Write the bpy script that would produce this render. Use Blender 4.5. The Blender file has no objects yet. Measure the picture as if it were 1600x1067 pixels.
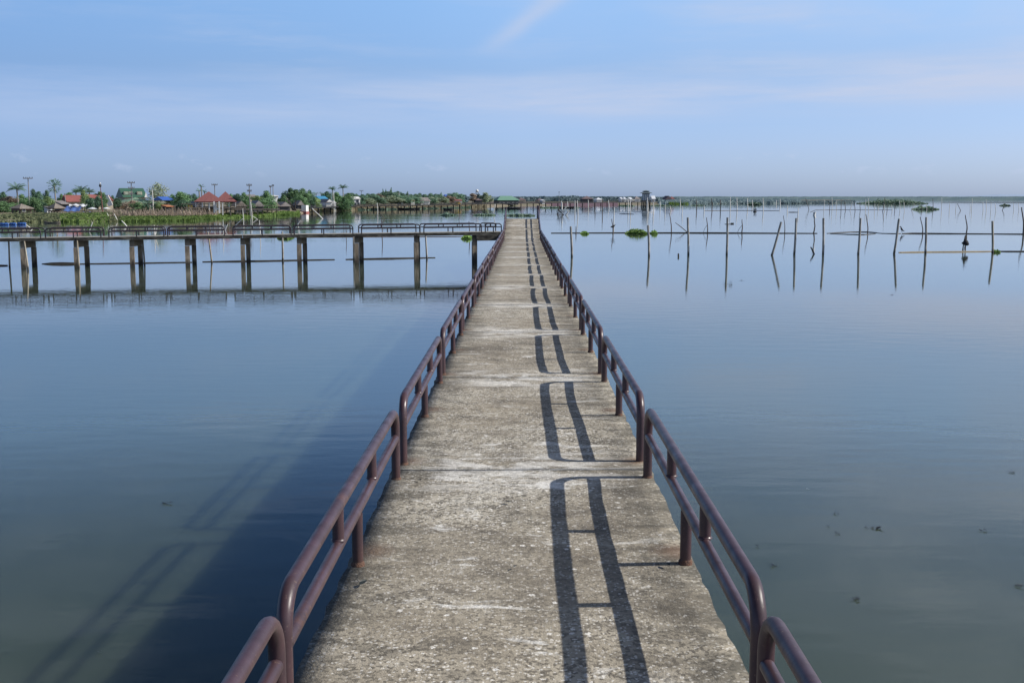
import bpy, bmesh, math, random
from mathutils import Vector, Matrix, Euler, noise
R = math.radians
rnd = random.Random(11)
scn = bpy.context.scene
COL = scn.collection

# ------------------------------------------------------------------ camera
F = 1720.0; CXP, CYP = 800.0, 533.5; YH = 311.0
H = 3.5; K = .875; ZD = H - 2.1*K
PITCH = math.atan((CYP - YH) / F); YAW = math.atan(15.5 / F)
cd = bpy.data.cameras.new('camera'); cam = bpy.data.objects.new('camera', cd); COL.objects.link(cam)
cam.location = (0, 0, H); cam.rotation_euler = (math.pi/2 - PITCH, 0, YAW)
cd.sensor_width = 36; cd.lens = F / 1600 * 36; cd.clip_start = .05; cd.clip_end = 30000
scn.camera = cam
FW = Vector((-math.sin(YAW)*math.cos(PITCH), math.cos(YAW)*math.cos(PITCH), -math.sin(PITCH)))
RT = Vector((math.cos(YAW), math.sin(YAW), 0)); UP = RT.cross(FW)
CAM = Vector((0, 0, H))
def ray(px, py): return FW*F + RT*(px-CXP) + UP*(CYP-py)
def gnd(px, py, z=0.0):
    r = ray(px, py); t = (z-H)/r.z; return CAM + r*t
def at(px, py, Y):
    r = ray(px, py); return CAM + r*(Y/r.y)
def wd(npx, Y): return npx*Y/F

scn.view_settings.view_transform = 'Standard'; scn.view_settings.look = 'None'
scn.view_settings.exposure = 0; scn.view_settings.gamma = 1
scn.render.engine = 'CYCLES'

# ------------------------------------------------------------------ node helpers
class NT:
    def __init__(s, tree): s.t = tree; s.n = tree.nodes; s.l = tree.links
    def new(s, typ, **kw):
        nd = s.n.new(typ)
        for k, v in kw.items(): setattr(nd, k, v)
        return nd
    def link(s, a, b): s.l.new(a, b)
    def val(s, sock, v):
        if hasattr(v, 'is_linked'): s.link(v, sock)
        else: sock.default_value = v
    def math(s, op, a, b=None, c=None, clamp=False):
        nd = s.new('ShaderNodeMath', operation=op); nd.use_clamp = clamp
        s.val(nd.inputs[0], a)
        if b is not None: s.val(nd.inputs[1], b)
        if c is not None: s.val(nd.inputs[2], c)
        return nd.outputs[0]
    def vmath(s, op, a, b):
        nd = s.new('ShaderNodeVectorMath', operation=op)
        s.val(nd.inputs[0], a); s.val(nd.inputs[1], b); return nd.outputs[0]
    def mix(s, f, a, b, bt='MIX'):
        nd = s.new('ShaderNodeMix', data_type='RGBA', blend_type=bt)
        s.val(nd.inputs[0], f); s.val(nd.inputs[6], a); s.val(nd.inputs[7], b); return nd.outputs[2]
    def noise(s, vec, scale, detail=4, rough=.55, dist=0, out='Fac'):
        nd = s.new('ShaderNodeTexNoise'); s.link(vec, nd.inputs['Vector'])
        nd.inputs['Scale'].default_value = scale; nd.inputs['Detail'].default_value = detail
        nd.inputs['Roughness'].default_value = rough; nd.inputs['Distortion'].default_value = dist
        return nd.outputs[out]
    def ramp(s, fac, stops, interp='LINEAR'):
        nd = s.new('ShaderNodeValToRGB'); cr = nd.color_ramp; cr.interpolation = interp
        while len(cr.elements) < len(stops): cr.elements.new(.5)
        for e, (p, c) in zip(cr.elements, stops):
            e.position = p; e.color = c if len(c) == 4 else (*c, 1)
        s.val(nd.inputs[0], fac); return nd.outputs[0]
    def mapr(s, v, a, b, c=0, d=1, smooth=False):
        nd = s.new('ShaderNodeMapRange'); nd.interpolation_type = 'SMOOTHSTEP' if smooth else 'LINEAR'
        s.val(nd.inputs[0], v)
        for i, x in enumerate((a, b, c, d)): nd.inputs[1+i].default_value = x
        return nd.outputs[0]
    def scale(s, vec, sc):
        return s.vmath('MULTIPLY', vec, sc)

def c4(c): return (c[0], c[1], c[2], 1)
def newmat(name):
    m = bpy.data.materials.new(name); m.use_nodes = True
    t = NT(m.node_tree); b = m.node_tree.nodes['Principled BSDF']
    return m, t, b

def mat(name, c1, c2=None, scale=3, rough=.7, bump=0, stretch=(1,1,1), metal=0, objrand=0, detail=5, spec=.4, bscale=None):
    """two-tone noise material in object space"""
    m, t, b = newmat(name)
    c2 = c2 or tuple(x*.6 for x in c1)
    tc = t.new('ShaderNodeTexCoord'); v = t.scale(tc.outputs['Object'], stretch)
    oi = t.new('ShaderNodeObjectInfo')
    v = t.vmath('ADD', v, t.vmath('MULTIPLY', oi.outputs['Random'], (37., 91., 53.)))
    f = t.noise(v, scale, detail)
    f = t.mapr(f, .32, .68)
    colr = t.mix(f, c4(c1), c4(c2))
    if objrand:
        k = t.mapr(oi.outputs['Random'], 0, 1, 1-objrand, 1+objrand)
        colr = t.mix(1.0, colr, t.new_rgb(k) if hasattr(t, 'new_rgb') else k, 'MULTIPLY')
    t.link(colr, b.inputs['Base Color'])
    b.inputs['Roughness'].default_value = rough; b.inputs['Metallic'].default_value = metal
    b.inputs['Specular IOR Level'].default_value = spec
    if bump:
        bn = t.new('ShaderNodeBump'); bn.inputs['Strength'].default_value = bump; bn.inputs['Distance'].default_value = .02
        t.link(t.noise(v, bscale or scale*4, 6), bn.inputs['Height']); t.link(bn.outputs[0], b.inputs['Normal'])
    return m

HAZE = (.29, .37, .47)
def hz(c, Y, D=1700.):  # blends aerial haze into a base colour, stronger with distance
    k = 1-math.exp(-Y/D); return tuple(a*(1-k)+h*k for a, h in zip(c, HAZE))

# ------------------------------------------------------------------ tagging
def tag(o, label=None, cat=None, group=None, kind=None):
    if label: o['label'] = label
    if cat: o['category'] = cat
    if group: o['group'] = group
    if kind: o['kind'] = kind
    return o
def empty(name, loc=(0,0,0), rz=0, label=None, cat=None, group=None):
    o = bpy.data.objects.new(name, None); COL.objects.link(o); o.empty_display_size = .2
    o.location = loc; o.rotation_euler = (0, 0, rz)
    return tag(o, label, cat, group)

# ------------------------------------------------------------------ mesh builder
class MB:
    def __init__(s): s.v = []; s.f = []; s.sm = []
    def add(s, vs, fs, smooth=False):
        o = len(s.v); s.v += [tuple(v) for v in vs]; s.f += [tuple(o+i for i in f) for f in fs]; s.sm += [smooth]*len(fs); return s
    def box(s, c, sz, rz=0, M=None, taper=1):
        x, y, z = (a/2 for a in sz); vs = []
        for dz in (-1, 1):
            k = taper if dz > 0 else 1
            for dx, dy in ((-1,-1),(1,-1),(1,1),(-1,1)): vs.append(Vector((dx*x*k, dy*y*k, dz*z)))
        m = Matrix.Rotation(rz, 3, 'Z') if M is None else M
        vs = [m @ v + Vector(c) for v in vs]
        return s.add(vs, [(3,2,1,0),(4,5,6,7),(0,1,5,4),(1,2,6,5),(2,3,7,6),(3,0,4,7)])
    def bar(s, a, b, w, h):
        a = Vector(a); b = Vector(b); d = (b-a); L = d.length; d.normalize()
        up = Vector((0,0,1)) if abs(d.z) < .95 else Vector((0,1,0))
        x = d.cross(up).normalized(); y = x.cross(d)
        M = Matrix((x, d, y)).transposed()
        return s.box((a+b)/2, (w, L, h), M=M)
    def tube(s, pts, r, seg=8, cap=True, smooth=True):
        pts = [Vector(p) for p in pts]; n = len(pts); rs = r if isinstance(r, (list, tuple)) else [r]*n
        ref = None; rings = []
        for i, p in enumerate(pts):
            d = (pts[min(i+1, n-1)] - pts[max(i-1, 0)]).normalized()
            if ref is None:
                ref = d.orthogonal().normalized()
            else:
                ref = (ref - d*ref.dot(d)); ref = ref.normalized() if ref.length > 1e-6 else d.orthogonal().normalized()
            q = d.cross(ref)
            rings.append([p + (ref*math.cos(2*math.pi*k/seg) + q*math.sin(2*math.pi*k/seg))*rs[i] for k in range(seg)])
        vs = [v for rg in rings for v in rg]
        fs = [(i*seg+k, i*seg+(k+1)%seg, (i+1)*seg+(k+1)%seg, (i+1)*seg+k) for i in range(n-1) for k in range(seg)]
        s.add(vs, fs, smooth)
        if cap: s.add(rings[0], [tuple(reversed(range(seg)))]); s.add(rings[-1], [tuple(range(seg))])
        return s
    def mesh(s, name, m):
        me = bpy.data.meshes.new(name); me.from_pydata(s.v, [], s.f)
        me.polygons.foreach_set('use_smooth', s.sm); me.update()
        if m: me.materials.append(m)
        return me
    def build(s, name, m, parent=None, loc=None):
        return link(name, s.mesh(name, m), parent, loc)
def link(name, me, parent=None, loc=None, rot=None, sc=None):
    o = bpy.data.objects.new(name, me); COL.objects.link(o)
    if parent: o.parent = parent
    if loc is not None: o.location = loc
    if rot is not None: o.rotation_euler = rot
    if sc is not None: o.scale = sc
    return o

# ================================================================== WORLD
SUN_EL, SUN_AZ = R(37.4), R(88.5)      # azimuth clockwise from +Y
w = bpy.data.worlds.new('World'); scn.world = w; w.use_nodes = True
t = NT(w.node_tree); bg = w.node_tree.nodes['Background']
sky = t.new('ShaderNodeTexSky', sky_type='NISHITA'); sky.sun_disc = False
sky.sun_elevation = SUN_EL; sky.sun_rotation = SUN_AZ; sky.altitude = 0
sky.air_density = 1.0; sky.dust_density = .6; sky.ozone_density = 2.0
tc = t.new('ShaderNodeTexCoord'); D = tc.outputs['Generated']
sx = t.new('ShaderNodeSeparateXYZ'); t.link(D, sx.inputs[0])
az = t.math('ARCTAN2', sx.outputs[0], sx.outputs[1]); el = t.math('ARCSINE', sx.outputs[2])
tint = t.ramp(t.mapr(el, 0, .70), [(0, (.375, .52, 1.0)), (.06, (.43, .525, .89)), (.16, (.47, .55, .76)), (.27, (.66, .77, .93)), (.42, (.21, .33, .50)), (.6, (.105, .20, .345)), (1, (.045, .08, .14))])
azk = t.ramp(t.mapr(az, -.5, .5), [(0, (.365, .385, .41)), (.5, (.5, .5, .5)), (1, (.505, .48, .455))])
skyc = t.mix(1.0, t.mix(1.0, sky.outputs[0], tint, 'MULTIPLY'), azk, 'MULTIPLY')
skyc = t.scale(skyc, (4, 4, 4))
# cirrus: long streaks in azimuth/elevation space
cv = t.new('ShaderNodeCombineXYZ'); t.link(az, cv.inputs[0]); t.link(el, cv.inputs[1]); CVv = cv.outputs[0]
warp = t.vmath('ADD', CVv, t.scale(t.noise(CVv, 3, 3, .5, out='Color'), (.05, .016, 0)))
st = t.noise(t.scale(warp, (3.2, 34, 1)), 1.0, 7, .58)
st2 = t.noise(t.scale(warp, (5, 14, 1)), 1.3, 5, .5)
# broad pale band at 4.5 - 6 deg
bandc = t.math('ADD', .088, t.math('MULTIPLY', az, .028))
bd = t.math('DIVIDE', t.math('SUBTRACT', el, bandc), .021)
band = t.math('POWER', 2.718, t.math('MULTIPLY', -1, t.math('MULTIPLY', bd, bd)))
band = t.math('MULTIPLY', band, t.mapr(st, .36, .62, .22, 1))
st3 = t.noise(t.scale(warp, (9, 70, 1)), 1.0, 8, .68)
st = t.math('ADD', st, t.math('MULTIPLY', t.math('SUBTRACT', st3, .5), .45))
hi = t.math('MULTIPLY', t.mapr(st, .46, .72, 0, .7), t.mapr(st2, .40, .65, 0, 1))
hi = t.math('ADD', t.math('MULTIPLY', hi, t.mapr(el, .07, .12, 0, 1)), t.math('MULTIPLY', t.mapr(az, -.1, .5, 0, 1.1), t.math('MULTIPLY', t.mapr(el, .08, .18, 0, 1), t.mapr(st2, .3, .6, .35, 1))))
# slanting contrail-like wisp
u = t.math('SUBTRACT', t.math('SUBTRACT', az, -.036), t.math('MULTIPLY', t.math('SUBTRACT', el, .125), 1.35))
u = t.math('ADD', u, t.math('MULTIPLY', t.math('SUBTRACT', st2, .5), .035))
wz = t.math('DIVIDE', u, .014)
wisp = t.math('POWER', 2.718, t.math('MULTIPLY', -1, t.math('MULTIPLY', wz, wz)))
wisp = t.math('MULTIPLY', wisp, t.mapr(el, .118, .15, 0, .7, True)); wisp = t.math('MULTIPLY', wisp, t.mapr(el, .19, .25, 1, 0))
# tiny cumulus puffs near the horizon
pn = t.noise(t.scale(CVv, (30, 62, 1)), 1.0, 6, .6)
puff = t.math('MULTIPLY', t.mapr(pn, .60, .70, 0, .42), t.math('MULTIPLY', t.mapr(el, .018, .026, 0, 1), t.mapr(el, .034, .046, 1, 0)))
cl = t.math('ADD', t.math('ADD', t.math('MULTIPLY', band, t.mapr(az, -.45, .10, .40, 1.1)), t.math('MULTIPLY', hi, .62)), t.math('ADD', t.math('MULTIPLY', wisp, .8), puff), clamp=True)
cloudc = t.ramp(t.mapr(az, -.5, .5), [(0, (4.9, 5.9, 8.0)), (1, (5.5, 6.35, 8.3))])
t.link(t.mix(cl, skyc, cloudc), bg.inputs['Color'])
bg.inputs['Strength'].default_value = .10

sd = bpy.data.lights.new('sun', 'SUN'); sd.energy = 4.7; sd.angle = R(.55); sd.color = (1, .955, .88)
so = bpy.data.objects.new('sun', sd); COL.objects.link(so)
sdir = Vector((math.sin(SUN_AZ)*math.cos(SUN_EL), math.cos(SUN_AZ)*math.cos(SUN_EL), math.sin(SUN_EL)))
so.rotation_euler = sdir.to_track_quat('Z', 'Y').to_euler(); so.location = (40, 0, 40)

# ================================================================== WATER
m_water, t, b = newmat('murky_water')
ge = t.new('ShaderNodeNewGeometry'); P = ge.outputs['Position']
big = t.noise(t.scale(P, (.02, .05, 0)), 1, 3)
murk = t.mix(t.mapr(big, .3, .7), (.058, .074, .051, 1), (.046, .066, .051, 1))
t.link(murk, b.inputs['Base Color'])
b.inputs['IOR'].default_value = 1.42; b.inputs['Roughness'].default_value = .02
b.inputs['Subsurface Weight'].default_value = 1.0; b.subsurface_method = 'BURLEY'
b.inputs['Subsurface Radius'].default_value = (1, 1, 1); b.inputs['Subsurface Scale'].default_value = .75
n1 = t.noise(t.scale(P, (.55, 1.5, 0)), 1.6, 3, .5)
n2 = t.noise(t.scale(P, (.8, 2.4, 0)), 7, 2, .5)
patch = t.noise(t.scale(P, (.012, .05, 0)), 1, 3)
amp = t.mapr(patch, .42, .66, .35, 1.15)
hgt = t.math('MULTIPLY', t.math('ADD', t.math('MULTIPLY', n1, 1.0), t.math('MULTIPLY', n2, .07)), amp)
bp = t.new('ShaderNodeBump'); bp.inputs['Strength'].default_value = 1; bp.inputs['Distance'].default_value = .0055
t.link(hgt, bp.inputs['Height']); t.link(bp.outputs[0], b.inputs['Normal'])
S = 14000
wm = MB()
xs = [-S, -400, -60, -12, 12, 60, 400, S]; ys = [-200, -10, 20, 80, 300, 1000, S]
vs = [(x, y, 0) for y in ys for x in xs]
wm.add(vs, [(j*8+i, j*8+i+1, (j+1)*8+i+1, (j+1)*8+i) for j in range(len(ys)-1) for i in range(7)])
tag(wm.build('lake_water', m_water), 'calm murky lake water reflecting the blue sky', kind='structure')

# ================================================================== MATERIALS
m_conc, t, b = newmat('weathered_deck_concrete')
ge = t.new('ShaderNodeNewGeometry'); P = ge.outputs['Position']
sp = t.new('ShaderNodeSeparateXYZ'); t.link(P, sp.inputs[0])
nA = t.noise(t.scale(P, (.8, 1.1, 1)), 1.0, 7, .62)
nB = t.noise(t.scale(P, (1.6, 2.4, 1)), 1.7, 9, .70, .6)
nC = t.noise(P, 26, 4, .7)
base = t.ramp(nA, [(.34, (.215, .186, .144)), (.47, (.365, .325, .258)), (.60, (.51, .465, .38))])
nD = t.noise(t.scale(P, (1, .7, 1)), .55, 4, .55)
base = t.mix(t.mapr(nD, .42, .60, 0, .45), base, (.39, .335, .25, 1))
base = t.mix(t.mapr(nB, .47, .66, 0, .8), base, (.125, .11, .09, 1))
base = t.mix(t.mapr(nB, .25, .40, .55, 0), base, (.58, .54, .455, 1))
# exposed aggregate
PW = t.vmath('ADD', P, t.scale(t.vmath('SUBTRACT', t.noise(P, 55, 3, .6, out='Color'), (.5, .5, .5)), (.028, .028, .028)))
vo = t.new('ShaderNodeTexVoronoi'); t.link(PW, vo.inputs['Vector']); vo.inputs['Scale'].default_value = 62
vs_ = t.new('ShaderNodeSeparateColor'); t.link(vo.outputs['Color'], vs_.inputs[0])
agg = t.mapr(nA, .40, .58, .45, 1)
peb = t.math('MULTIPLY', t.math('GREATER_THAN', vs_.outputs[0], .76), t.math('LESS_THAN', vo.outputs['Distance'], .45))
base = t.mix(t.math('MULTIPLY', peb, t.math('MULTIPLY', agg, .9)), base, (.78, .745, .68, 1))
drk = t.math('MULTIPLY', t.math('LESS_THAN', vs_.outputs[0], .27), agg)
base = t.mix(t.math('MULTIPLY', drk, .75), base, (.085, .075, .06, 1))
base = t.mix(t.mapr(nC, .52, .72, 0, .6), base, (.10, .088, .072, 1))
vo2 = t.new('ShaderNodeTexVoronoi'); t.link(PW, vo2.inputs['Vector']); vo2.inputs['Scale'].default_value = 19
vs2 = t.new('ShaderNodeSeparateColor'); t.link(vo2.outputs['Color'], vs2.inputs[0])
chip = t.math('MULTIPLY', t.math('GREATER_THAN', vs2.outputs[1], .90), t.math('LESS_THAN', vo2.outputs['Distance'], .26))
base = t.mix(t.math('MULTIPLY', chip, .8), base, (.82, .79, .73, 1))
# chalky white lime washed out around each joint
JO, PER = 8.40*K, 4.50*K
jd = t.math('ABSOLUTE', t.math('SUBTRACT', t.math('MODULO', t.math('ADD', t.math('SUBTRACT', sp.outputs[1], JO), PER*20.5), PER), PER/2))
wj = t.noise(t.scale(P, (1, 1, 1)), 1.35, 5, .6)
jm = t.mapr(t.math('ADD', jd, t.math('MULTIPLY', t.math('SUBTRACT', wj, .5), 1.5)), .05, .80, 1, 0, True)
wn = t.noise(t.scale(P, (1.5, 3.4, 1)), 1.5, 9, .68, .9)
wn2 = t.noise(t.scale(P, (1.7, 3.6, 1)), 1.25, 9, .66, .8)
xm = t.mapr(t.math('ABSOLUTE', sp.outputs[0]), .50, .86, 1, .1)
white = t.math('MULTIPLY', t.math('MULTIPLY', jm, xm), t.mapr(wn, .46, .55, 0, 1))
white = t.math('ADD', t.math('MULTIPLY', white, .8), t.math('MULTIPLY', xm, t.mapr(wn2, .60, .68, 0, 1)), clamp=True)
white = t.math('MULTIPLY', white, t.mapr(nC, .30, .66, 1, .45))
base = t.mix(white, base, (.86, .84, .79, 1))
# dark moss and damp towards the kerb line, thin dark joint
em = t.math('MULTIPLY', t.mapr(t.math('ABSOLUTE', sp.outputs[0]), .46, .90, 0, 1), t.mapr(nB, .34, .56, .15, 1))
base = t.mix(t.math('MULTIPLY', em, .8), base, (.07, .065, .052, 1))
ly = t.math('ABSOLUTE', t.math('SUBTRACT', t.math('MODULO', t.math('ADD', t.math('SUBTRACT', sp.outputs[1], 4.20*.875), PER*10.5/2), PER/2), PER/4))
lx = t.math('SUBTRACT', t.math('ABSOLUTE', sp.outputs[0]), .82)
ld = t.math('SQRT', t.math('ADD', t.math('MULTIPLY', lx, lx), t.math('MULTIPLY', ly, ly)))
rs_ = t.math('MULTIPLY', t.mapr(t.math('ADD', ld, t.math('MULTIPLY', t.math('SUBTRACT', nC, .5), .10)), .05, .17, 1, 0), .55)
base = t.mix(rs_, base, (.14, .075, .045, 1))
jl = t.math('MULTIPLY', t.mapr(t.math('ADD', jd, t.math('MULTIPLY', t.math('SUBTRACT', nC, .5), .05)), .0, .03, 1, 0), t.mapr(nB, .50, .65, .0, .35))
base = t.mix(jl, base, (.06, .055, .05, 1))
t.link(base, b.inputs['Base Color']); b.inputs['Roughness'].default_value = .93; b.inputs['Specular IOR Level'].default_value = .25
bp = t.new('ShaderNodeBump'); bp.inputs['Strength'].default_value = .8; bp.inputs['Distance'].default_value = .008
t.link(t.math('ADD', t.math('MULTIPLY', t.noise(P, 90, 3, .6), .8), t.math('ADD', nC, t.math('MULTIPLY', nB, 2))), bp.inputs['Height'])
t.link(bp.outputs[0], b.inputs['Normal'])

m_pipe, t, b = newmat('maroon_pipe_paint')
tcn = t.new('ShaderNodeTexCoord'); oi = t.new('ShaderNodeObjectInfo'); ge = t.new('ShaderNodeNewGeometry'); P = ge.outputs['Position']
n = t.noise(P, 6, 5, .6); n2 = t.noise(P, 70, 3, .6)
c = t.mix(t.mapr(n, .35, .65), (.078, .041, .047, 1), (.050, .029, .035, 1))
c = t.mix(t.mapr(n2, .64, .70, 0, .7), c, (.17, .115, .09, 1))
n3 = t.noise(P, 2.2, 8, .7, .5)
c = t.mix(t.mapr(n3, .60, .68, 0, .55), c, (.13, .062, .040, 1))
c = t.mix(t.mapr(n3, .30, .42, .3, 0), c, (.10, .065, .072, 1))
sz = t.new('ShaderNodeSeparateXYZ'); t.link(P, sz.inputs[0])
c = t.mix(t.math('MULTIPLY', t.mapr(sz.outputs[2], ZD, ZD+.10, .7, 0), t.mapr(n, .4, .6, .3, 1)), c, (.10, .055, .035, 1))
t.link(c, b.inputs['Base Color'])
t.link(t.mapr(n, .3, .7, .28, .50), b.inputs['Roughness'])
bp = t.new('ShaderNodeBump'); bp.inputs['Strength'].default_value = .25; bp.inputs['Distance'].default_value = .003
t.link(t.noise(P, 45, 3, .6), bp.inputs['Height']); t.link(bp.outputs[0], b.inputs['Normal'])

m_rail2 = mat('dark_navy_rail_paint', (.045, .035, .042), (.028, .024, .03), 8, .4)
m_weld = mat('weld_rust', (.17, .085, .05), (.09, .055, .045), 40, .8, .5)
# pile concrete: darker tidal band close to the water
m_pile, t, b = newmat('stained_pile_concrete')
ge = t.new('ShaderNodeNewGeometry'); P = ge.outputs['Position']; sz = t.new('ShaderNodeSeparateXYZ'); t.link(P, sz.inputs[0])
n = t.noise(t.scale(P, (3, 3, .8)), 2, 6, .65)
c = t.ramp(n, [(.3, (.12, .095, .07)), (.52, (.30, .24, .175)), (.7, (.46, .39, .30))])
tide = t.mapr(t.math('ADD', sz.outputs[2], t.math('MULTIPLY', t.math('SUBTRACT', n, .5), .5)), .10, .45, .9, 0)
c = t.mix(tide, c, (.035, .03, .025, 1))
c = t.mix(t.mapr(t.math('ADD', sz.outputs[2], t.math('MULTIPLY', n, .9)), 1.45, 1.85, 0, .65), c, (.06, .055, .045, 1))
t.link(c, b.inputs['Base Color']); b.inputs['Roughness'].default_value = .9
m_conc2, t, b = newmat('grey_slab_concrete')
ge = t.new('ShaderNodeNewGeometry'); P = ge.outputs['Position']
n = t.noise(t.scale(P, (1, 1, 3)), 2.2, 6, .65)
c = t.ramp(n, [(.34, (.018, .016, .014)), (.5, (.055, .05, .042)), (.66, (.15, .14, .115))])
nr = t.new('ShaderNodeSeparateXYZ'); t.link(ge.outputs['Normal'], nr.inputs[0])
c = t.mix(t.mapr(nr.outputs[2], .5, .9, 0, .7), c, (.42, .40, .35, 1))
t.link(c, b.inputs['Base Color']); b.inputs['Roughness'].default_value = .9

m_wood = mat('grey_weathered_wood', (.27, .235, .185), (.13, .11, .09), 2.5, .85, .4, (6, 6, 1.2))
def wetwood(name, c1, c2, c3):
    m, t, b = newmat(name); ge = t.new('ShaderNodeNewGeometry'); P = ge.outputs['Position']; sz = t.new('ShaderNodeSeparateXYZ'); t.link(P, sz.inputs[0])
    n = t.noise(t.scale(P, (14, 14, 1.6)), 1, 6, .65); n2 = t.noise(t.scale(P, (2, 2, 2.5)), 1, 4, .6)
    c = t.ramp(n, [(.32, c3), (.5, c2), (.66, c1)]); c = t.mix(t.mapr(n2, .52, .66, 0, .6), c, c4(c3))
    c = t.mix(t.mapr(t.math('ADD', sz.outputs[2], t.math('MULTIPLY', n2, .5)), .28, .52, .92, 0), c, (.03, .027, .024, 1))
    t.link(c, b.inputs['Base Color']); b.inputs['Roughness'].default_value = .85
    bn = t.new('ShaderNodeBump'); bn.inputs['Strength'].default_value = .6; bn.inputs['Distance'].default_value = .02; t.link(n, bn.inputs['Height']); t.link(bn.outputs[0], b.inputs['Normal'])
    return m
m_post = wetwood('weathered_grey_post', (.58, .55, .50), (.40, .375, .335), (.17, .155, .14))
m_postpale = wetwood('pale_bamboo_post', (.64, .57, .45), (.46, .40, .30), (.21, .17, .13))
m_wood_dark = mat('dark_wet_wood', (.075, .062, .05), (.035, .03, .026), 3, .8, .3, (5, 5, 1))
m_bamboo = mat('pale_bamboo', (.42, .34, .21), (.24, .19, .12), 3, .6, .2, (4, 4, .8))
m_stick = mat('thin_bare_stick', (.16, .12, .10), (.09, .07, .06), 4, .8)
m_whitestick = mat('bleached_stick', (.88, .85, .79), (.70, .67, .61), 3, .8)
m_float = mat('black_floating_bamboo', (.055, .05, .045), (.025, .023, .022), 2, .55, .2, (.6, 6, 6))
m_black = mat('black_net', (.018, .018, .02), (.03, .03, .034), 10, .8)
m_leafbits = mat('drowned_leaf', (.022, .03, .030), (.014, .019, .02), 12, .6)
m_whitebit = mat('white_flake', (.75, .74, .70), (.6, .6, .58), 9, .6)
def foliage(name, c1, c2, trans=.35):
    m, t, b = newmat(name)
    ge = t.new('ShaderNodeNewGeometry'); oi = t.new('ShaderNodeObjectInfo')
    n = t.noise(ge.outputs['Position'], .55, 3, .6); rp = ge.outputs['Random Per Island']
    f = t.math('ADD', t.math('MULTIPLY', t.mapr(n, .3, .7), .55), t.math('MULTIPLY', rp, .45))
    c = t.mix(f, c4(c1), c4(c2))
    k = t.mapr(oi.outputs['Random'], 0, 1, .78, 1.22)
    cb = t.new('ShaderNodeCombineColor'); t.link(k, cb.inputs[0]); t.link(k, cb.inputs[1]); t.link(k, cb.inputs[2])
    c = t.mix(1.0, c, cb.outputs[0], 'MULTIPLY')
    t.link(c, b.inputs['Base Color']); b.inputs['Roughness'].default_value = .6; b.inputs['Specular IOR Level'].default_value = .25
    tr = t.new('ShaderNodeBsdfTranslucent'); t.link(c, tr.inputs['Color'])
    mx = t.new('ShaderNodeMixShader'); mx.inputs[0].default_value = trans
    t.link(b.outputs[0], mx.inputs[1]); t.link(tr.outputs[0], mx.inputs[2])
    t.link(mx.outputs[0], m.node_tree.nodes['Material Output'].inputs['Surface'])
    return m
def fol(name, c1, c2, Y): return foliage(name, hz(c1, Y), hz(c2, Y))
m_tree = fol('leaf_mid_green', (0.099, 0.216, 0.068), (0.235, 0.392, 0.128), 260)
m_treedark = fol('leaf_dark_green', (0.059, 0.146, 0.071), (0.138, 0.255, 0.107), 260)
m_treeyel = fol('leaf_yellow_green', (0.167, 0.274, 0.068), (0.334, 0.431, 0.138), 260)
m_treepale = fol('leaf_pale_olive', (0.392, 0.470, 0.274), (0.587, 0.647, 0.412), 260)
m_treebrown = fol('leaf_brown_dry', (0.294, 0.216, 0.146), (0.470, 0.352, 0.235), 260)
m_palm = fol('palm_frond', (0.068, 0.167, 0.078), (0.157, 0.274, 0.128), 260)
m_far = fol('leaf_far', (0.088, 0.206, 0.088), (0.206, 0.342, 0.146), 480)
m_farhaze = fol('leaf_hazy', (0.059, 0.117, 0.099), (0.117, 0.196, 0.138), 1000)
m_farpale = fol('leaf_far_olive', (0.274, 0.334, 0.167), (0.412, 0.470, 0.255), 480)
m_reed = foliage('bright_marsh_grass', (.11, .18, .045), (.21, .30, .085))
m_reed2 = foliage('dull_bank_grass', (.12, .15, .075), (.21, .22, .12))
m_hyac = foliage('water_hyacinth_leaf', (.09, .20, .03), (.26, .40, .09), .3)
m_hyacfar = foliage('far_weed_leaf', hz((.09, .18, .05), 700), hz((.19, .29, .09), 700), .3)
m_trunk = mat('tree_bark', (.16, .13, .10), (.09, .075, .06), 3, .9)
m_palmtrunk = mat('palm_bark', (.34, .31, .27), (.22, .20, .17), 3, .9)

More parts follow.
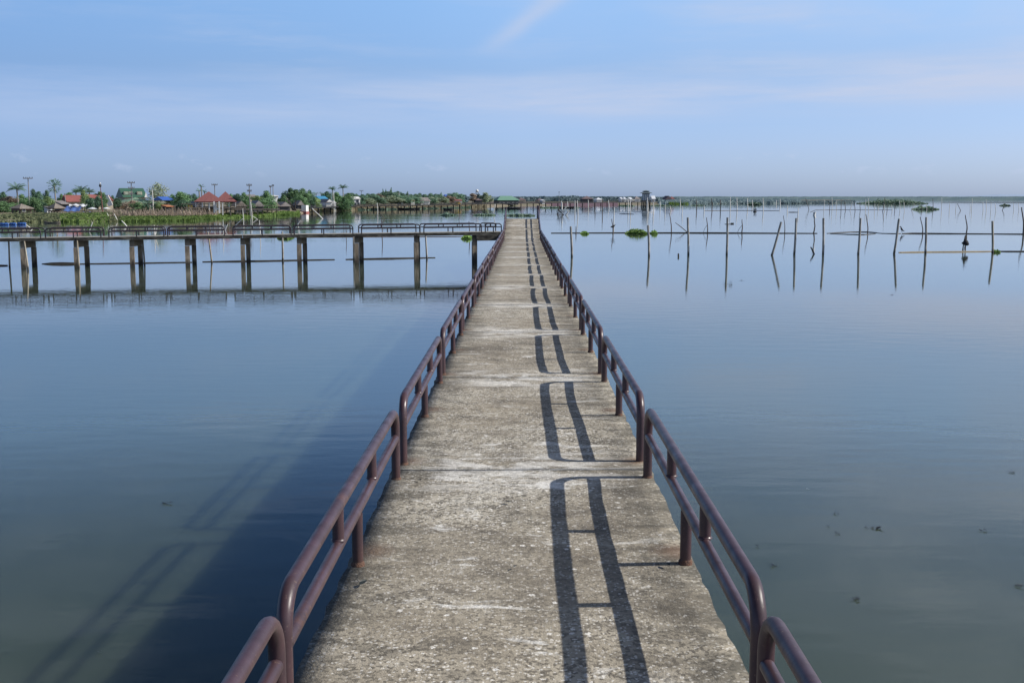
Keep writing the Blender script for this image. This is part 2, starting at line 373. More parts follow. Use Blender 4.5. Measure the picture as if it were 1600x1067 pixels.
# ================================================================== MAIN WALKWAY
PX = .95*K                       # lateral position of the rail posts
EX = 1.012*K                     # deck edge
Y_R0, Y_R1, RISE = 57.2*K, 65.0*K, .95*K
def deckz(y):
    if y <= Y_R0: return ZD
    if y <= Y_R1:
        s = (y-Y_R0)/(Y_R1-Y_R0); return ZD + RISE*s
    if y <= Y_R1+7.8*K: return ZD + RISE*(1-(y-Y_R1)/(7.8*K))
    return ZD
walk = empty('concrete_walkway', (0, 0, 0), 0, 'long straight weathered concrete walkway running out over the lake from the foreground', 'walkway')
joints = [JO + PER*k for k in range(-3, 11)]      # -5.1 .. 53.4
joints += [Y_R0, 61.1*K, Y_R1, Y_R1+3.9*K, Y_R1+7.8*K, Y_R1+12.3*K]
for i in range(len(joints)-1):
    y0, y1 = joints[i]+.006, joints[i+1]-.006
    ny = 36 if y0 < 20 else 16; nx = 14
    g = MB(); vs = []
    tilt = rnd.uniform(-.006, .006); sag = rnd.uniform(.006, .016)
    def zz(x, y):
        s = (y-y0)/(y1-y0)
        return deckz(y) - sag*math.sin(math.pi*s)*(1 if y0 < Y_R0-1 else 0) + tilt*(s-.5) + .011*noise.noise(Vector((x*.9, y*.9, 3))) + .004*noise.noise(Vector((x*5, y*5, 7)))
    for j in range(ny+1):
        y = y0+(y1-y0)*j/ny
        for k in range(nx+1):
            x = -EX + 2*EX*k/nx
            if k in (0, nx):
                x += math.copysign(1, x)*(.009*noise.noise(Vector((x*9, y*6.3, 1))) + .016*noise.noise(Vector((x*3, y*23, 5))))
            vs.append((x, y, zz(x, y)))
    ntop = len(vs)
    for j in range(ny+1):
        for k in (0, nx):
            x, y, z = vs[j*(nx+1)+k]; vs.append((x*.995, y, z-.175))
    fs = [(j*(nx+1)+k, j*(nx+1)+k+1, (j+1)*(nx+1)+k+1, (j+1)*(nx+1)+k) for j in range(ny) for k in range(nx)]
    for j in range(ny):
        a, b_ = j*(nx+1), (j+1)*(nx+1); la, lb = ntop+2*j, ntop+2*j+2
        fs += [(a, b_, lb, la), (b_+nx, a+nx, la+1, lb+1), (la, lb, lb+1, la+1)]
    fs.append(tuple(range(0, nx+1))[::1] + (ntop+1, ntop)); e = ny*(nx+1)
    fs.append(tuple(range(e+nx, e-1, -1)) + (ntop+2*ny, ntop+2*ny+1))
    g.add(vs, fs); g.sm = [True]*(ny*nx) + [False]*(len(fs)-ny*nx)
    g.build('deck_slab', m_conc, walk)
for y in joints[:-1]:
    zt = deckz(y)-.20
    g = MB().box((0, y, zt-.15), (1.5, .27, .29)); g.build('cross_beam', m_pile, walk)
    for s in (-1, 1):
        MB().box((s*.54, y, (zt-.30-1.5)/2), (.20, .20, zt-.30+1.5)).build('pile', m_pile, walk)

# railing panel, in its own frame: runs along +Y from 0 to L, base z=0
L, HT, HM, CR = 3.92*K, .535*K, .325*K, .17*K
def loop_pts(L, HT, CR, n=7):
    p = [(0, 0, -.03), (0, 0, HT-CR)]
    for k in range(1, n): a = math.pi/2*k/n; p.append((0, CR-CR*math.cos(a), HT-CR+CR*math.sin(a)))
    p += [(0, CR, HT), (0, L-CR, HT)]
    for k in range(1, n): a = math.pi/2*k/n; p.append((0, L-CR+CR*math.sin(a), HT-CR+CR*math.cos(a)))
    p += [(0, L, HT-CR), (0, L, -.03)]
    return p
def wobble(pts, n=6):
    return pts
def panel_meshes(L, HT, HM, CR, r, m, seg=14):
    ms = {}
    ms['frame'] = MB().tube(loop_pts(L, HT, CR), r, seg).mesh('frame', m)
    ms['mid_rail'] = MB().tube([(0, r*.8, HM), (0, L/2, HM), (0, L-r*.8, HM)], r*.92, seg).mesh('mid_rail', m)
    ms['post'] = MB().tube([(0, L/2, -.03), (0, L/2, HM-r*.5)], r*.98, seg).mesh('post', m)
    ms['baluster_a'] = MB().tube([(0, L*.335, HM+r*.5), (0, L*.335, HT-r*.5)], r*.92, seg).mesh('baluster', m)
    ms['baluster_b'] = MB().tube([(0, L*.665, HM+r*.5), (0, L*.665, HT-r*.5)], r*.92, seg).mesh('baluster', m)
    return ms
def weld_meshes(r):
    out = []
    for yy in (L*.335, L*.665):
        out.append(MB().tube([(0, yy, HM+r*.80), (0, yy, HM+r*.92), (0, yy, HM+r*1.12)], [r*1.16, r*1.14, r*.95], 14).mesh('weld', m_pipe))
    return out
RP = .0335*K
pm = panel_meshes(L, HT, HM, CR, RP, m_pipe)
Lk = {}
base_m = [MB().tube([(0, yy, -.02), (0, yy, .006), (0, yy, .02)], [RP*1.28, RP*1.22, RP*1.0], 12).mesh('base_grout', m_weld) for yy in (0, L/2, L)]
wl = weld_meshes(RP)
ORD = ['nearest', 'second', 'third', 'fourth', 'fifth', 'sixth', 'seventh', 'eighth', 'ninth', 'tenth', 'eleventh', 'twelfth', 'thirteenth', 'fourteenth']
def place_panel(x, y, z, tilt, label, group, ms=pm, rz=0, near=False):
    t_ = empty('pipe_railing', (x, y, z), rz, label, 'railing', group); t_.rotation_euler = (tilt, 0, rz)
    for nm, me in ms.items(): link(nm.replace('_a', '').replace('_b', ''), me, t_)
    if near:
        for me in base_m: link('base_grout', me, t_)
        for me in wl: link('weld', me, t_)
    return t_
for side, sn in ((-1, 'left'), (1, 'right')):
    for k in range(-1, 12):
        y = 4.20*K + PER*k + (0 if side > 0 else -.09); y = {-1: .17*K, 0: 4.26*K}.get(k, y) - (.03 if side < 0 and k < 1 else 0)
        lab = '%s maroon railing panel from the camera on the %s walkway edge' % (ORD[k+1], sn)
        if k == -1: lab = 'nearest maroon railing panel, cut by the frame, on the %s walkway edge' % sn
        place_panel(side*PX + rnd.uniform(-.006, .006), y, ZD-.006+rnd.uniform(-.006, .006), rnd.uniform(-.0012, .0012), lab, 'pipe railing panels along the walkway', near=k < 6)
    ra = math.atan(RISE/(Y_R1-Y_R0)); Lr = 3.72*K
    pr = panel_meshes(Lr, HT, HM, CR, RP, m_pipe)
    for q, y in enumerate((Y_R0+.02, Y_R0+4.02*K)):
        place_panel(side*PX, y, deckz(y), ra, 'maroon railing panel on the %s half of the far ramp, %s side' % (('lower', 'upper')[q], sn), 'pipe railing panels along the walkway', pr)
    ep = MB().tube([(side*PX, Y_R1+.08, deckz(Y_R1)-.05), (side*PX, Y_R1+.08, deckz(Y_R1)+.58 + (.09 if side > 0 else 0))], .04 if side < 0 else .075, 12)
    tag(ep.build('railing_end_post', m_pipe), 'dark upright end post at the top of the far ramp, %s side' % sn, 'post', 'end posts of the walkway')

# ================================================================== LEFT PIER
A = gnd(650, 410.0); B = gnd(37, 418.5)           # waterline points of the front piles
ax = (B-A); ax.z = 0; ax.normalize()              # towards the left
perp = Vector((-ax.y, ax.x, 0)); perp = perp if perp.y > 0 else -perp
def pzl(p): s = (p-A).dot(ax); return 1.63 - .0055*s
def on_axis(px):                                    # point on the front line seen at column px
    r = ray(px, 411); r = Vector((r.x, r.y, 0)); n_ = perp; k = (A-Vector((0,0,0))).dot(n_)/r.dot(n_); return r*k
pier2 = empty('side_pier', A, 0, 'low concrete pier on paired piles crossing the left half of the lake', 'pier')
def loc2(v): return v - A
W2 = 1.75; E = (.18)
pa = on_axis(787); pb = on_axis(-140)
pa = A + ax*((pa-A).dot(ax)); n2 = 10
# deck slabs
front_px = [787, 741, 650.5, 557.5, 468, 380, 293.5, 207, 120, 37, -48, -140]
for i in range(len(front_px)-1):
    p = on_axis(front_px[i]); q = on_axis(front_px[i+1])
    p = p - perp*.16; q = q - perp*.16
    zp, zq = pzl(p), pzl(q); q2 = q + (p-q).normalized()*.02
    g = MB(); vs = []
    for (a, z) in ((p, zp), (q2, zq)):
        for o, dz in ((0, 0), (W2, 0), (W2, -.17), (0, -.17)):
            v = a + perp*o; vs.append((v.x-A.x, v.y-A.y, z+dz))
    g.add(vs, [(0,1,2,3), (7,6,5,4), (0,4,5,1), (1,5,6,2), (2,6,7,3), (3,7,4,0)])
    g.build('deck_slab', m_conc2, pier2)
rear_px = [742, 653, 565, 477, 388.5, 304, 220, 136.5, 54, -30, -122]
def rear(px):
    r = ray(px, 411); r = Vector((r.x, r.y, 0)); return r*((A.dot(perp)+1.42)/r.dot(perp))
for px, px2 in zip(front_px[1:], rear_px):
    p = on_axis(px); z = pzl(p)-.18
    v0 = p - A; v1 = rear(px2) - A
    MB().bar((v0.x, v0.y, z-.17), (v1.x, v1.y, z-.17), .24, .33).build('cross_beam', m_pile, pier2)
    for v in (v0, v1):
        a_ = math.atan2(ax.y, ax.x)
        MB().box((v.x, v.y, (z-.35-1.5)/2), (.235, .235, z-.35+1.5), a_).build('pile', m_pile, pier2)
# heavy end beam next to the walkway
p = on_axis(784)-A; q = on_axis(744)-A
MB().bar((p.x, p.y-.05, pzl(A+p)-.33), (q.x, q.y-.05, pzl(A+q)-.33), .3, .30).build('edge_beam', m_conc2, pier2)
starts = [-118, -22, 74, 172.5, 264, 365.6, 461, 565.5, 662.5]; ends = [-30, 66, 160, 258, 352, 456, 552, 656.5, 752]
names2 = ['far left and out of frame', 'left frame edge', 'second from the left frame edge', 'third from the left frame edge', 'fourth from the left frame edge', 'fifth from the left frame edge', 'sixth from the left frame edge', 'second from the walkway', 'next to the walkway but one']
cnt = 0
H2, HM2 = .475, .285
for (row, off, rn) in ((0, 0, 'front'), (1, 1.45, 'back')):
    for i, (s0, e0) in enumerate(zip(starts, ends)):
        if i == 0: continue
        p = on_axis(s0)+perp*(off-.08); q = on_axis(e0)+perp*(off-.08); d = q-p; Lp = d.length
        ms = panel_meshes(Lp, H2, HM2, .16, .033, m_rail2, 8)
        rz = math.atan2(d.y, d.x) - math.pi/2
        tl = math.atan2(pzl(q)-pzl(p), Lp)
        place_panel(p.x, p.y, pzl(p)-.005, tl, '%s-edge railing panel of the side pier, %s from the left frame edge' % (rn, ORD[i-1].replace('nearest', 'first')), 'pipe railing panels on the side pier', ms, rz)
    p = on_axis(758)+perp*(off-.08); q = on_axis(783)+perp*(off-.08); Lp = (q-p).length; d = q-p
    place_panel(p.x, p.y, pzl(p)-.005, 0, 'short %s-edge railing panel of the side pier, touching the walkway' % rn, 'pipe railing panels on the side pier', panel_meshes(Lp, H2, HM2, .16, .033, m_rail2, 8), math.atan2(d.y, d.x)-math.pi/2)

# ================================================================== STAKES, POLES, FLOATS
def pole(name, b_, t_, r, m, label, cat, group=None, bend=0, seg=8, n=6, taper=.8, deep=1.2):
    """upright in the water from pixel b_ (waterline) to pixel t_ (top)"""
    p = gnd(*b_); q = at(t_[0], t_[1], p.y*1.0)
    d = q-p; side = Vector((1, .3, 0))
    pts, rs = [], []
    pts.append(tuple(Vector((0,0,0)) - d.normalized()*deep)); rs.append(r)
    for i in range(n+1):
        s = i/n; o = side*(bend*math.sin(s*math.pi*1.5)*d.length) + Vector((noise.noise(p*3.1+Vector((0,0,s*5))), 0, 0))*abs(bend)*d.length*.5
        if i == 0: o = Vector((0,0,0))
        pts.append(tuple(d*s + o)); rs.append(r*(1-(1-taper)*s))
    o = MB().tube(pts, rs, seg).build(name, m, None, p)
    return tag(o, label, cat, group)
G = 'thick wooden posts standing in the right-hand water'
posts = [
 ((893.5, 401), (892, 354), 'thick grey wooden post standing closest to the right railing of the walkway'),
 ((1014, 400), (1013, 352), 'dark thick wooden post rising beside the big clump of green water plants'),
 ((1075.5, 398), (1075, 340), 'thick grey wooden post with a slanting twig touching its left side'),
 ((1135.5, 398), (1137, 340), 'thick wooden post with a small crosspiece nailed near its top'),
 ((1206, 399), (1221, 347), 'strongly slanting thick wooden post leaning to the right'),
 ((1241, 397), (1244.5, 341), 'thick grey post directly right of the strongly slanting one'),
 ((1286, 397), (1287, 341), 'upright thick grey post just right of the white-tipped crooked stick'),
 ((1341, 397), (1345, 341), 'slightly leaning thick post in front of the lens-shaped pair of floating poles'),
 ((1397, 396.5), (1405, 342), 'leaning thick post with a black bird floating just right of it'),
 ((1446, 395.5), (1447.5, 339.5), 'dark upright thick post at the left part of the near floating bamboo'),
 ((1551, 395), (1551, 345.5), 'pale bamboo-like post with a green weed tuft at its waterline')]
for b_, t_, lab in posts:
    o = pole('mooring_post', b_, t_, .074, m_postpale if 'pale' in lab else m_post, lab, 'post', G, n=8, seg=10, taper=.92, bend=.006)
c_ = gnd(1135.5, 398); q = at(1137, 350.5, c_.y)
o = MB().box((.26, -.13, .02), (.20, .05, .14)).box((.02, -.12, .0), (.46, .045, .05)).build('crosspiece', m_wood, bpy.data.objects['mooring_post.003'], q-c_)
G = 'thin crooked sticks along the far floating pole'
thin = [
 ((900, 365), (900, 354), 'short stub of stick just right of the post nearest the walkway', .05, .0),
 ((957.5, 365), (956.5, 342), 'thin stick with a dark scrap caught halfway up', .05, .03),
 ((1049, 364), (1047, 333), 'tall bare stick between the green water plants and a grey post', .05, .02),
 ((1105.5, 364), (1104.5, 340), 'thin forked stick midway between two thick grey posts', .05, .02),
 ((1159, 364), (1160, 343), 'thin crooked stick right of the post with the crosspiece', .055, .03),
 ((1226, 364.5), (1225, 337), 'very thin stick just right of the slanting post', .04, .03),
 ((1271, 364.5), (1273, 332), 'white-tipped crooked stick between two thick posts', .06, .05),
 ((1355.5, 364.5), (1354, 335), 'thin curved stick passing through the lens-shaped floating poles', .05, .04),
 ((1441.5, 365.5), (1439, 339), 'thin curved stick just left of the dark upright post', .05, .04),
 ((1510, 365.5), (1509.5, 336), 'tall wavy stick above the black bundle on the tripod', .06, .05),
 ((1599, 366), (1597.5, 324), 'tall crooked stick at the right edge of the frame', .08, .03)]
for b_, t_, lab, r, bd in thin:
    o = pole('crooked_stick', b_, t_, r*1.15, m_stick, lab, 'stick', G, bend=bd, n=9, seg=6, taper=.55)
    if 'forked' in lab or 'right of the post with the crosspiece' in lab:
        h_ = (at(*t_, gnd(*b_).y)-gnd(*b_)).z
        MB().tube([(0, 0, h_*.55), (-.3, 0, h_*.28), (-.5, 0, -.1)], [.022, .02, .018], 5).build('twig', m_stick, o)
    if 'white-tipped' in lab:
        h_ = (at(*t_, gnd(*b_).y)-gnd(*b_)).z
        MB().tube([(.10, -.02, h_*.72), (-.02, -.05, h_*.85), (.12, -.02, h_*1.02)], [.12, .13, .08], 6).build('bleached_tip', m_whitestick, o)
    if 'dark scrap' in lab:
        h_ = (at(*t_, gnd(*b_).y)-gnd(*b_)).z
        MB().add([(-.28,0,h_*.42),(.05,-.06,h_*.38),(.30,0,h_*.62),(.06,.05,h_*.56),(-.12,-.05,h_*.52)], [(0,1,2,3,4),(0,4,3,1)]).build('dark_scrap', m_black, o)
def slant(name, a, b_, r, m, lab, cat='stick', group=None):
    p = gnd(*a); q = at(b_[0], b_[1], p.y)
    return tag(MB().tube([tuple((p-q)*.15), tuple((q-p)*.5 + Vector((0, 0, .04))), tuple(q-p)], [r, r, r*.6], 6).build(name, m, None, p), lab, cat, group)
slant('crooked_stick', (1073, 362.5), (1055, 348), .045, m_stick, 'slanting twig leaning against a thick grey post from the left')
slant('crooked_stick', (1272, 397), (1266.5, 386), .05, m_wood_dark, 'short dark stub of stick slanting from the water near the white-tipped stick')
slant('crooked_stick', (1060, 401), (1060, 396), .05, m_wood_dark, 'tiny dark peg in open water left of a thick grey post')
# tripod with black bundle
p = gnd(1508, 392)
tr = empty('net_tripod', p, 0, 'black net bundle hanging on two thin leaning sticks above the near floating bamboo', 'net')
top = at(1508.5, 368, p.y)-p
for dx, nm in ((-7, 'leg'), (1, 'leg')):
    q = gnd(1508+dx*.75, 392)-p; MB().tube([tuple(q-Vector((0,0,.5))), tuple(q*.4+top*.6), tuple(top)], .035, 6).build('leg', m_stick, tr)
n_ = MB(); hz_ = top.z
n_.tube([(-.02, 0, hz_*.78), (0, -.03, hz_*.62), (-.02, -.02, hz_*.45), (-.03, 0, hz_*.40)], [.04, .17, .27, .18], 8); n_.build('net_bundle', m_black, tr)

def floatpole(pts, r, label, group=None, m=m_float, name='floating_pole', cat='pole'):
    P_ = [gnd(*p) for p in pts]; o = P_[0]
    # resample with slight sag / wander
    out = []
    for a, b_ in zip(P_[:-1], P_[1:]):
        n = max(2, int((b_-a).length/3))
        for i in range(n): 
            v = a.lerp(b_, i/n); out.append(v + Vector((0, .12*noise.noise(v*.2), .03*noise.noise(v*.31+Vector((9,0,0)))+r*.2)))
    out.append(P_[-1]+Vector((0,0,r*.2)))
    return tag(MB().tube([tuple(v-o) for v in out], [r*(1-.35*abs(2*i/(len(out)-1)-1)**3) for i in range(len(out))], 7).build(name, m, None, o), label, cat, group)
FG = 'bamboo poles floating on the water'
floatpole([(861, 364.6), (985, 364.2), (1120, 364.5), (1277, 365)], .07, 'long dark floating pole passing the green water plants right of the walkway', FG)
floatpole([(1292, 365), (1305, 364.2), (1330, 362.9), (1355, 362.9), (1370, 364)], .06, 'upper curved floating pole of the lens-shaped pair', FG)
floatpole([(1365, 364), (1378, 365), (1400, 365.5), (1408, 365.3)], .05, 'thin floating pole joining the lens-shaped pair to the black bird', FG)
floatpole([(1297, 365.4), (1325, 366.6), (1350, 367.0), (1368, 365.6)], .05, 'lower curved floating pole of the lens-shaped pair', FG)
floatpole([(1410, 365.4), (1427, 365.2), (1500, 365.6), (1560, 366.0), (1640, 366.6)], .075, 'dark floating pole running to the right frame edge behind the posts', FG)
floatpole([(1405, 395), (1446, 394.3), (1500, 393.8), (1551, 393.2)], .06, 'near pale bamboo floating between the dark upright post and the weed tuft', FG, m_bamboo)
floatpole([(1551, 393.2), (1600, 393.4), (1660, 393.6)], .055, 'near dark bamboo running from the weed tuft to the right frame edge', FG)
floatpole([(1100, 329.6), (1152, 329.2), (1190, 329.4), (1218, 329.5)], .10, 'distant floating line among pale stakes left of the small dark float', FG)
floatpole([(1232, 332), (1247, 332)], .11, 'short distant float under a white stake', FG)
floatpole([(1266, 332), (1274, 328.6), (1310, 328), (1395, 328.4)], .09, 'distant bent floating line among many thin stakes on the right', FG)
floatpole([(1470, 316.6), (1640, 316.8)], .3, 'very distant long dark line floating below the right horizon', FG)
floatpole([(968, 334.2), (990, 335)], .1, 'short distant float left of the pavilion reflection', FG)
floatpole([(990, 331), (1012, 332), (1020, 332)], .09, 'short curved floating stick under the pavilion', FG, m_whitestick)
floatpole([(-40, 415.8), (12, 415.4)], .06, 'dark floating pole at the left frame edge', FG)
floatpole([(75, 413.5), (200, 411.8), (300, 410.2)], .05, 'dark floating pole under the left part of the side pier', FG)
floatpole([(316, 409.6), (420, 408.2), (523, 406)], .05, 'dark floating pole under the middle of the side pier', FG)
floatpole([(540, 405.8), (600, 404.6), (680, 403)], .05, 'dark floating pole under the right part of the side pier', FG)
floatpole([(390, 371.3), (560, 370.8), (700, 370.2), (745, 370)], .04, 'thin brown floating line seen just below the side pier deck', FG, m_stick)
o = MB().tube([(-1.1, 0, .0), (-.6, 0, .02), (0, 0, .03), (.7, 0, .02), (1.0, 0, .0)], [.03, .07, .08, .07, .03], 8).build('floating_log', m_float, None, gnd(97, 412.8))
tag(o, 'thick black log floating under the left part of the side pier', 'log')
# stakes in front of / behind the side pier
SG = 'bamboo stakes beside the side pier'
for b_, t_, lab, m, r in [
 ((15, 417), (13.5, 371), 'bamboo stake in front of the side pier at the left frame edge', m_postpale, .05),
 ((44, 422), (38, 377), 'rough stake leaning against the leftmost visible piles', m_postpale, .048),
 ((123.5, 418), (120.5, 376), 'rough bamboo stake tied to the piles, second bent from the left', m_postpale, .05),
 ((226, 414), (223, 374), 'bamboo stake touching the right pile of the third bent from the left', m_postpale, .05),
 ((331, 411), (325, 362.5), 'leaning bamboo stake midway between two bents of the side pier', m_postpale, .048),
 ((442, 408.5), (441, 362), 'grey stake in front of the side pier beside hanging green plants', m_post, .06),
 ((553, 407), (552.3, 366), 'grey stake touching the pile bent in the middle right of the side pier', m_post, .055),
 ((667, 404.5), (665, 367), 'grey stake at the right end of the floating pole under the side pier', m_post, .055),
 ((470, 409), (470, 368), 'thin grey stake standing between paired piles near the middle of the side pier', m_post, .05)]:
    pole('bamboo_stake', b_, t_, r, m, lab, 'stake', SG, bend=.002, n=6)
BG = 'thin stakes in the water behind the side pier'
for i, (b_, t_, lab, m, r) in enumerate([
 ((82, 371), (81.5, 354), 'thin stake behind the left part of the side pier railing', m_stick, .06),
 ((139, 362), (145, 347), 'pale leaning stick behind the left part of the side pier', m_whitestick, .09),
 ((50, 358.5), (41, 351.5), 'pale fallen branch near the blue drums', m_whitestick, .10),
 ((190, 368), (189, 372-10), 'short dark stick seen through the railing left of the green-roofed house', m_stick, .05),
 ((243, 372), (241, 352), 'forked white stick left arm, below the pale tree', m_whitestick, .07),
 ((241.5, 370), (246, 353), 'forked white stick right arm, below the pale tree', m_whitestick, .10),
 ((349, 372), (348, 352), 'straight white stick behind the railing below the red pavilions', m_whitestick, .08),
 ((351, 360), (356, 350.5), 'short white stick tilted right below the red pavilions', m_whitestick, .10),
 ((368, 352), (379, 354-12), 'pale fallen stick right of the red pavilions', m_whitestick, .09),
 ((406.5, 371), (405.5, 344), 'pale thin stick below the trees right of the tall crossarm pole', m_whitestick, .07),
 ((467, 368), (466, 350), 'white stick trunk under the tilted white branch near the white cabin', m_whitestick, .08),
 ((462, 354), (470, 344.5), 'tilted white branch near the white cabin', m_whitestick, .10),
 ((504, 342), (488, 326), 'long pale slanting stick right of the white cabin', m_whitestick, .16),
 ((590, 334), (589.5, 317), 'tall white stake in open water in front of the distant tree line', m_whitestick, .15),
 ((601, 343), (591, 329), 'thin slanting stick at the foot of the tall white stake', m_stick, .1),
 ((597, 371), (596.5, 342), 'dark thin stake crossing the side pier railing in its right half', m_stick, .07),
 ((541, 372), (540.5, 348), 'reddish thin stake behind the side pier in its right half', m_stick, .05),
 ((733.5, 371), (733, 346), 'dark thin stake behind the side pier near the walkway', m_stick, .07),
 ((770.5, 336), (774, 319), 'white leaning stake left of the walkway end post', m_whitestick, .16),
 ((717, 344), (718, 332), 'faint curved stick right of the small floating weed', m_stick, .08),
 ((393.5, 341), (392, 316), 'pale bare pole at the shore below the tall crossarm pole', m_whitestick, .14),
 ((380.5, 350), (379.5, 326), 'pale stick at the shore right of the red pavilions', m_whitestick, .1),
 ((402, 343), (393, 336.5), 'pale twig leaning right at the foot of the tall crossarm pole', m_whitestick, .09)]):
    pole('bare_stake', b_, t_, r*.62, m, lab, 'stake', BG, bend=.015, n=5, seg=6)
# white-ish fallen branches piled at the left bank
BP = 'bleached branches lying on the left bank'
for a, b_, lab in [((173, 345), (167, 333), 'leftmost bleached branch leaning on the bank below the red roof'), ((179, 342), (173, 331), 'second bleached branch leaning on the bank below the red roof'), ((184, 346), (178, 334), 'thick bleached branch leaning on the bank below the green roof'), ((198, 354), (190, 345), 'bleached branch fallen into the water below the green roof'), ((194, 342), (188, 332), 'short bleached branch leaning on the bank below the green roof')]:
    slant('fallen_branch', a, b_, .075, m_whitestick, lab, 'branch', BP)

# far stakes in the lake
rs = random.Random(5)
FS = 'pale thin stakes far out in the lake'
sp_ = [(919, 326, 312.5), (929.5, 329.5, 316), (941, 333, 311.5), (951.5, 324, 313), (958.8, 345, 324), (981, 331, 313), (985, 334.5, 312), (1011, 331, 313), (1012.5, 333.5, 309), (1021, 330, 312), (1031, 327, 315), (1020.5, 334, 316), (1039, 333, 320), (1048, 330, 322), (1063, 321, 311), (1065.5, 335, 322), (1088.5, 329, 312), (1100, 331, 321), (1112.5, 328, 310), (1125.5, 330, 312), (1140.5, 330, 308.5), (1151.5, 329, 309), (1160, 318, 312), (1168, 326, 310), (1176, 323, 313), (1192.5, 330, 310), (1212.5, 320, 313), (1219, 321, 311), (1230, 330, 321), (1246.5, 338, 325), (898, 331, 313), (903, 336, 313), (887, 325, 315), (878, 331, 314)]
for x, yb, yt in sp_:
    p = gnd(x, yb); tx = x + rs.uniform(-1, 1)
    pole('lake_stake', (x, yb), (tx, yt), max(.09, p.y*.00042), m_whitestick if rs.random() < .88 else m_stick, 'pale thin stake in the distant water between the walkway end and the low weed island', 'stake', FS, bend=.012, n=4, seg=5)
FS2 = 'thin stakes of the distant net enclosure on the right'
xs_ = [1264, 1287, 1296, 1300, 1307, 1314, 1321, 1328, 1336, 1344, 1352, 1357, 1366, 1372, 1379, 1382, 1386, 1394, 1398, 1406, 1413, 1424, 1440, 1448, 1458, 1471, 1483, 1493, 1501, 1516, 1518, 1536, 1541, 1548, 1556, 1566, 1584, 1592]
for i, x in enumerate(xs_):
    yb = 328.5 + rs.uniform(-1, 2.5); yt = rs.choice([309, 311, 313, 316, 318, 320]) + rs.uniform(-1, 1)
    lean = rs.uniform(-1.2, 1.2) if i % 7 else rs.choice([-5, 5, 4])
    p = gnd(x, yb)
    pole('enclosure_stake', (x, yb), (x+lean, yt), p.y*.00028, m_whitestick if rs.random() < .7 else m_stick, 'hair-thin stake in the distant net enclosure right of the white-tipped stick', 'stake', FS2, bend=.012, n=4, seg=5)
# brush pile of pale sticks
BPG = 'pale sticks of the brush pile'
for i, (a, b_) in enumerate([((871, 335), (875, 322)), ((874, 336), (870, 326)), ((876, 336), (885, 323)), ((880, 336), (872, 328)), ((884, 336.5), (890, 329)), ((878, 336), (878, 316))]):
    slant('brush_stick', a, b_, .16, m_whitestick if i % 3 else m_stick, 'pale stick of the tangled brush pile standing right of the walkway end post', 'stick', BPG)
# small marker float and two birds
p = gnd(1179.5, 331.5)
mk = empty('marker_float', p, 0, 'small dark marker float far out between pale stakes', 'float')
MB().tube([(0,0,-.2), (0,0,.15), (0,0,.3)], [.5, .5, .2], 8).build('drum', m_black, mk); MB().tube([(0,0,.25), (0,0,.75)], .12, 6).tube([(-.45,0,.72), (.45,0,.72)], .14, 6).build('handle', m_black, mk)
def bird(px, py, s, label, face=1):
    p = gnd(px, py); 
    b_ = MB().tube([(-.30*face*s,0,.10*s), (-.14*face*s,0,.16*s), (0,0,.27*s), (.08*face*s,0,.40*s), (.10*face*s,0,.52*s), (.14*face*s,0,.58*s), (.20*face*s,0,.57*s), (.30*face*s,0,.55*s)], [.015*s,.05*s,.10*s,.075*s,.045*s,.055*s,.03*s,.006*s], 10)
    b_.tube([(.0,-.03*s,.2*s), (0,-.03*s,.0)], .012*s, 5).tube([(.0,.03*s,.2*s), (0,.03*s,.0)], .012*s, 5)
    return tag(b_.build('water_bird', m_black, None, p+Vector((0,0,.12))), label, 'bird')
bird(1409, 365, 1.0, 'small black bird standing on the floating pole right of a leaning post', -1)

# floating scraps on the near water
SC = 'dark weed scraps floating on the near water'
def scrap(px, py, s, lab, m=m_leafbits, group=SC, n=7):
    p = gnd(px, py); g = MB(); r_ = random.Random(int(px*7+py))
    for i in range(n):
        a = r_.uniform(0, 6.28); d = r_.uniform(0, s*.8); c = Vector((math.cos(a)*d*1.5, math.sin(a)*d, .004+.003*i)); l_ = s*r_.uniform(.3, .8); a2 = r_.uniform(0, 6.28)
        u = Vector((math.cos(a2), math.sin(a2), r_.uniform(-.05, .2)))*l_; v_ = Vector((-math.sin(a2), math.cos(a2), 0))*l_*.35
        g.add([c-u, c+v_*.8-u*.2, c+u*.6+v_*.5, c+u, c+u*.4-v_*.6, c-v_-u*.3], [(0,5,4,3,2,1)])
    tag(g.build('floating_scrap', m, None, p), lab, 'weed scrap', group)
for px, py, s, lab in [(1337, 936, .055, 'dark scrap floating alone in the lower right water'), (1593, 916, .06, 'dark scrap at the right frame edge in the lower right water'), (1371, 826, .085, 'elongated dark scrap in the middle of a small group on the right water'), (1354, 825, .035, 'small scrap just left of the elongated dark scrap'), (1308, 834, .04, 'small scrap lowest of the little group on the right water'), (1306, 803, .05, 'small scrap topmost of the little group on the right water'), (1294, 822, .03, 'tiny scrap leftmost of the little group on the right water'), (1207, 884, .05, 'dark scrap close to the right railing bend'), (1182, 854, .03, 'tiny scrap close to the right railing above the bend'), (1535, 829, .05, 'faint scrap in the right water below a pale ripple'), (1582, 738, .07, 'dark scrap near the right frame edge above the pale ripple'), (262, 787, .075, 'dark floating scrap in the left water'), (1158, 438.5, .12, 'dark scrap in open water right of a grey post reflection'), (1395, 461, .11, 'thin dark scrap below the leaning post reflection'), (157, 1020, .02, 'tiny scrap in the lower left water')]:
    scrap(px, py, s*.8, lab)
for px, py, lab in [(1261, 764, 'tiny white flake floating right of the walkway'), (1598, 687, 'tiny white flake floating at the right frame edge')]:
    scrap(px, py, .028, lab, m_whitebit, 'white flakes on the near water', 2)

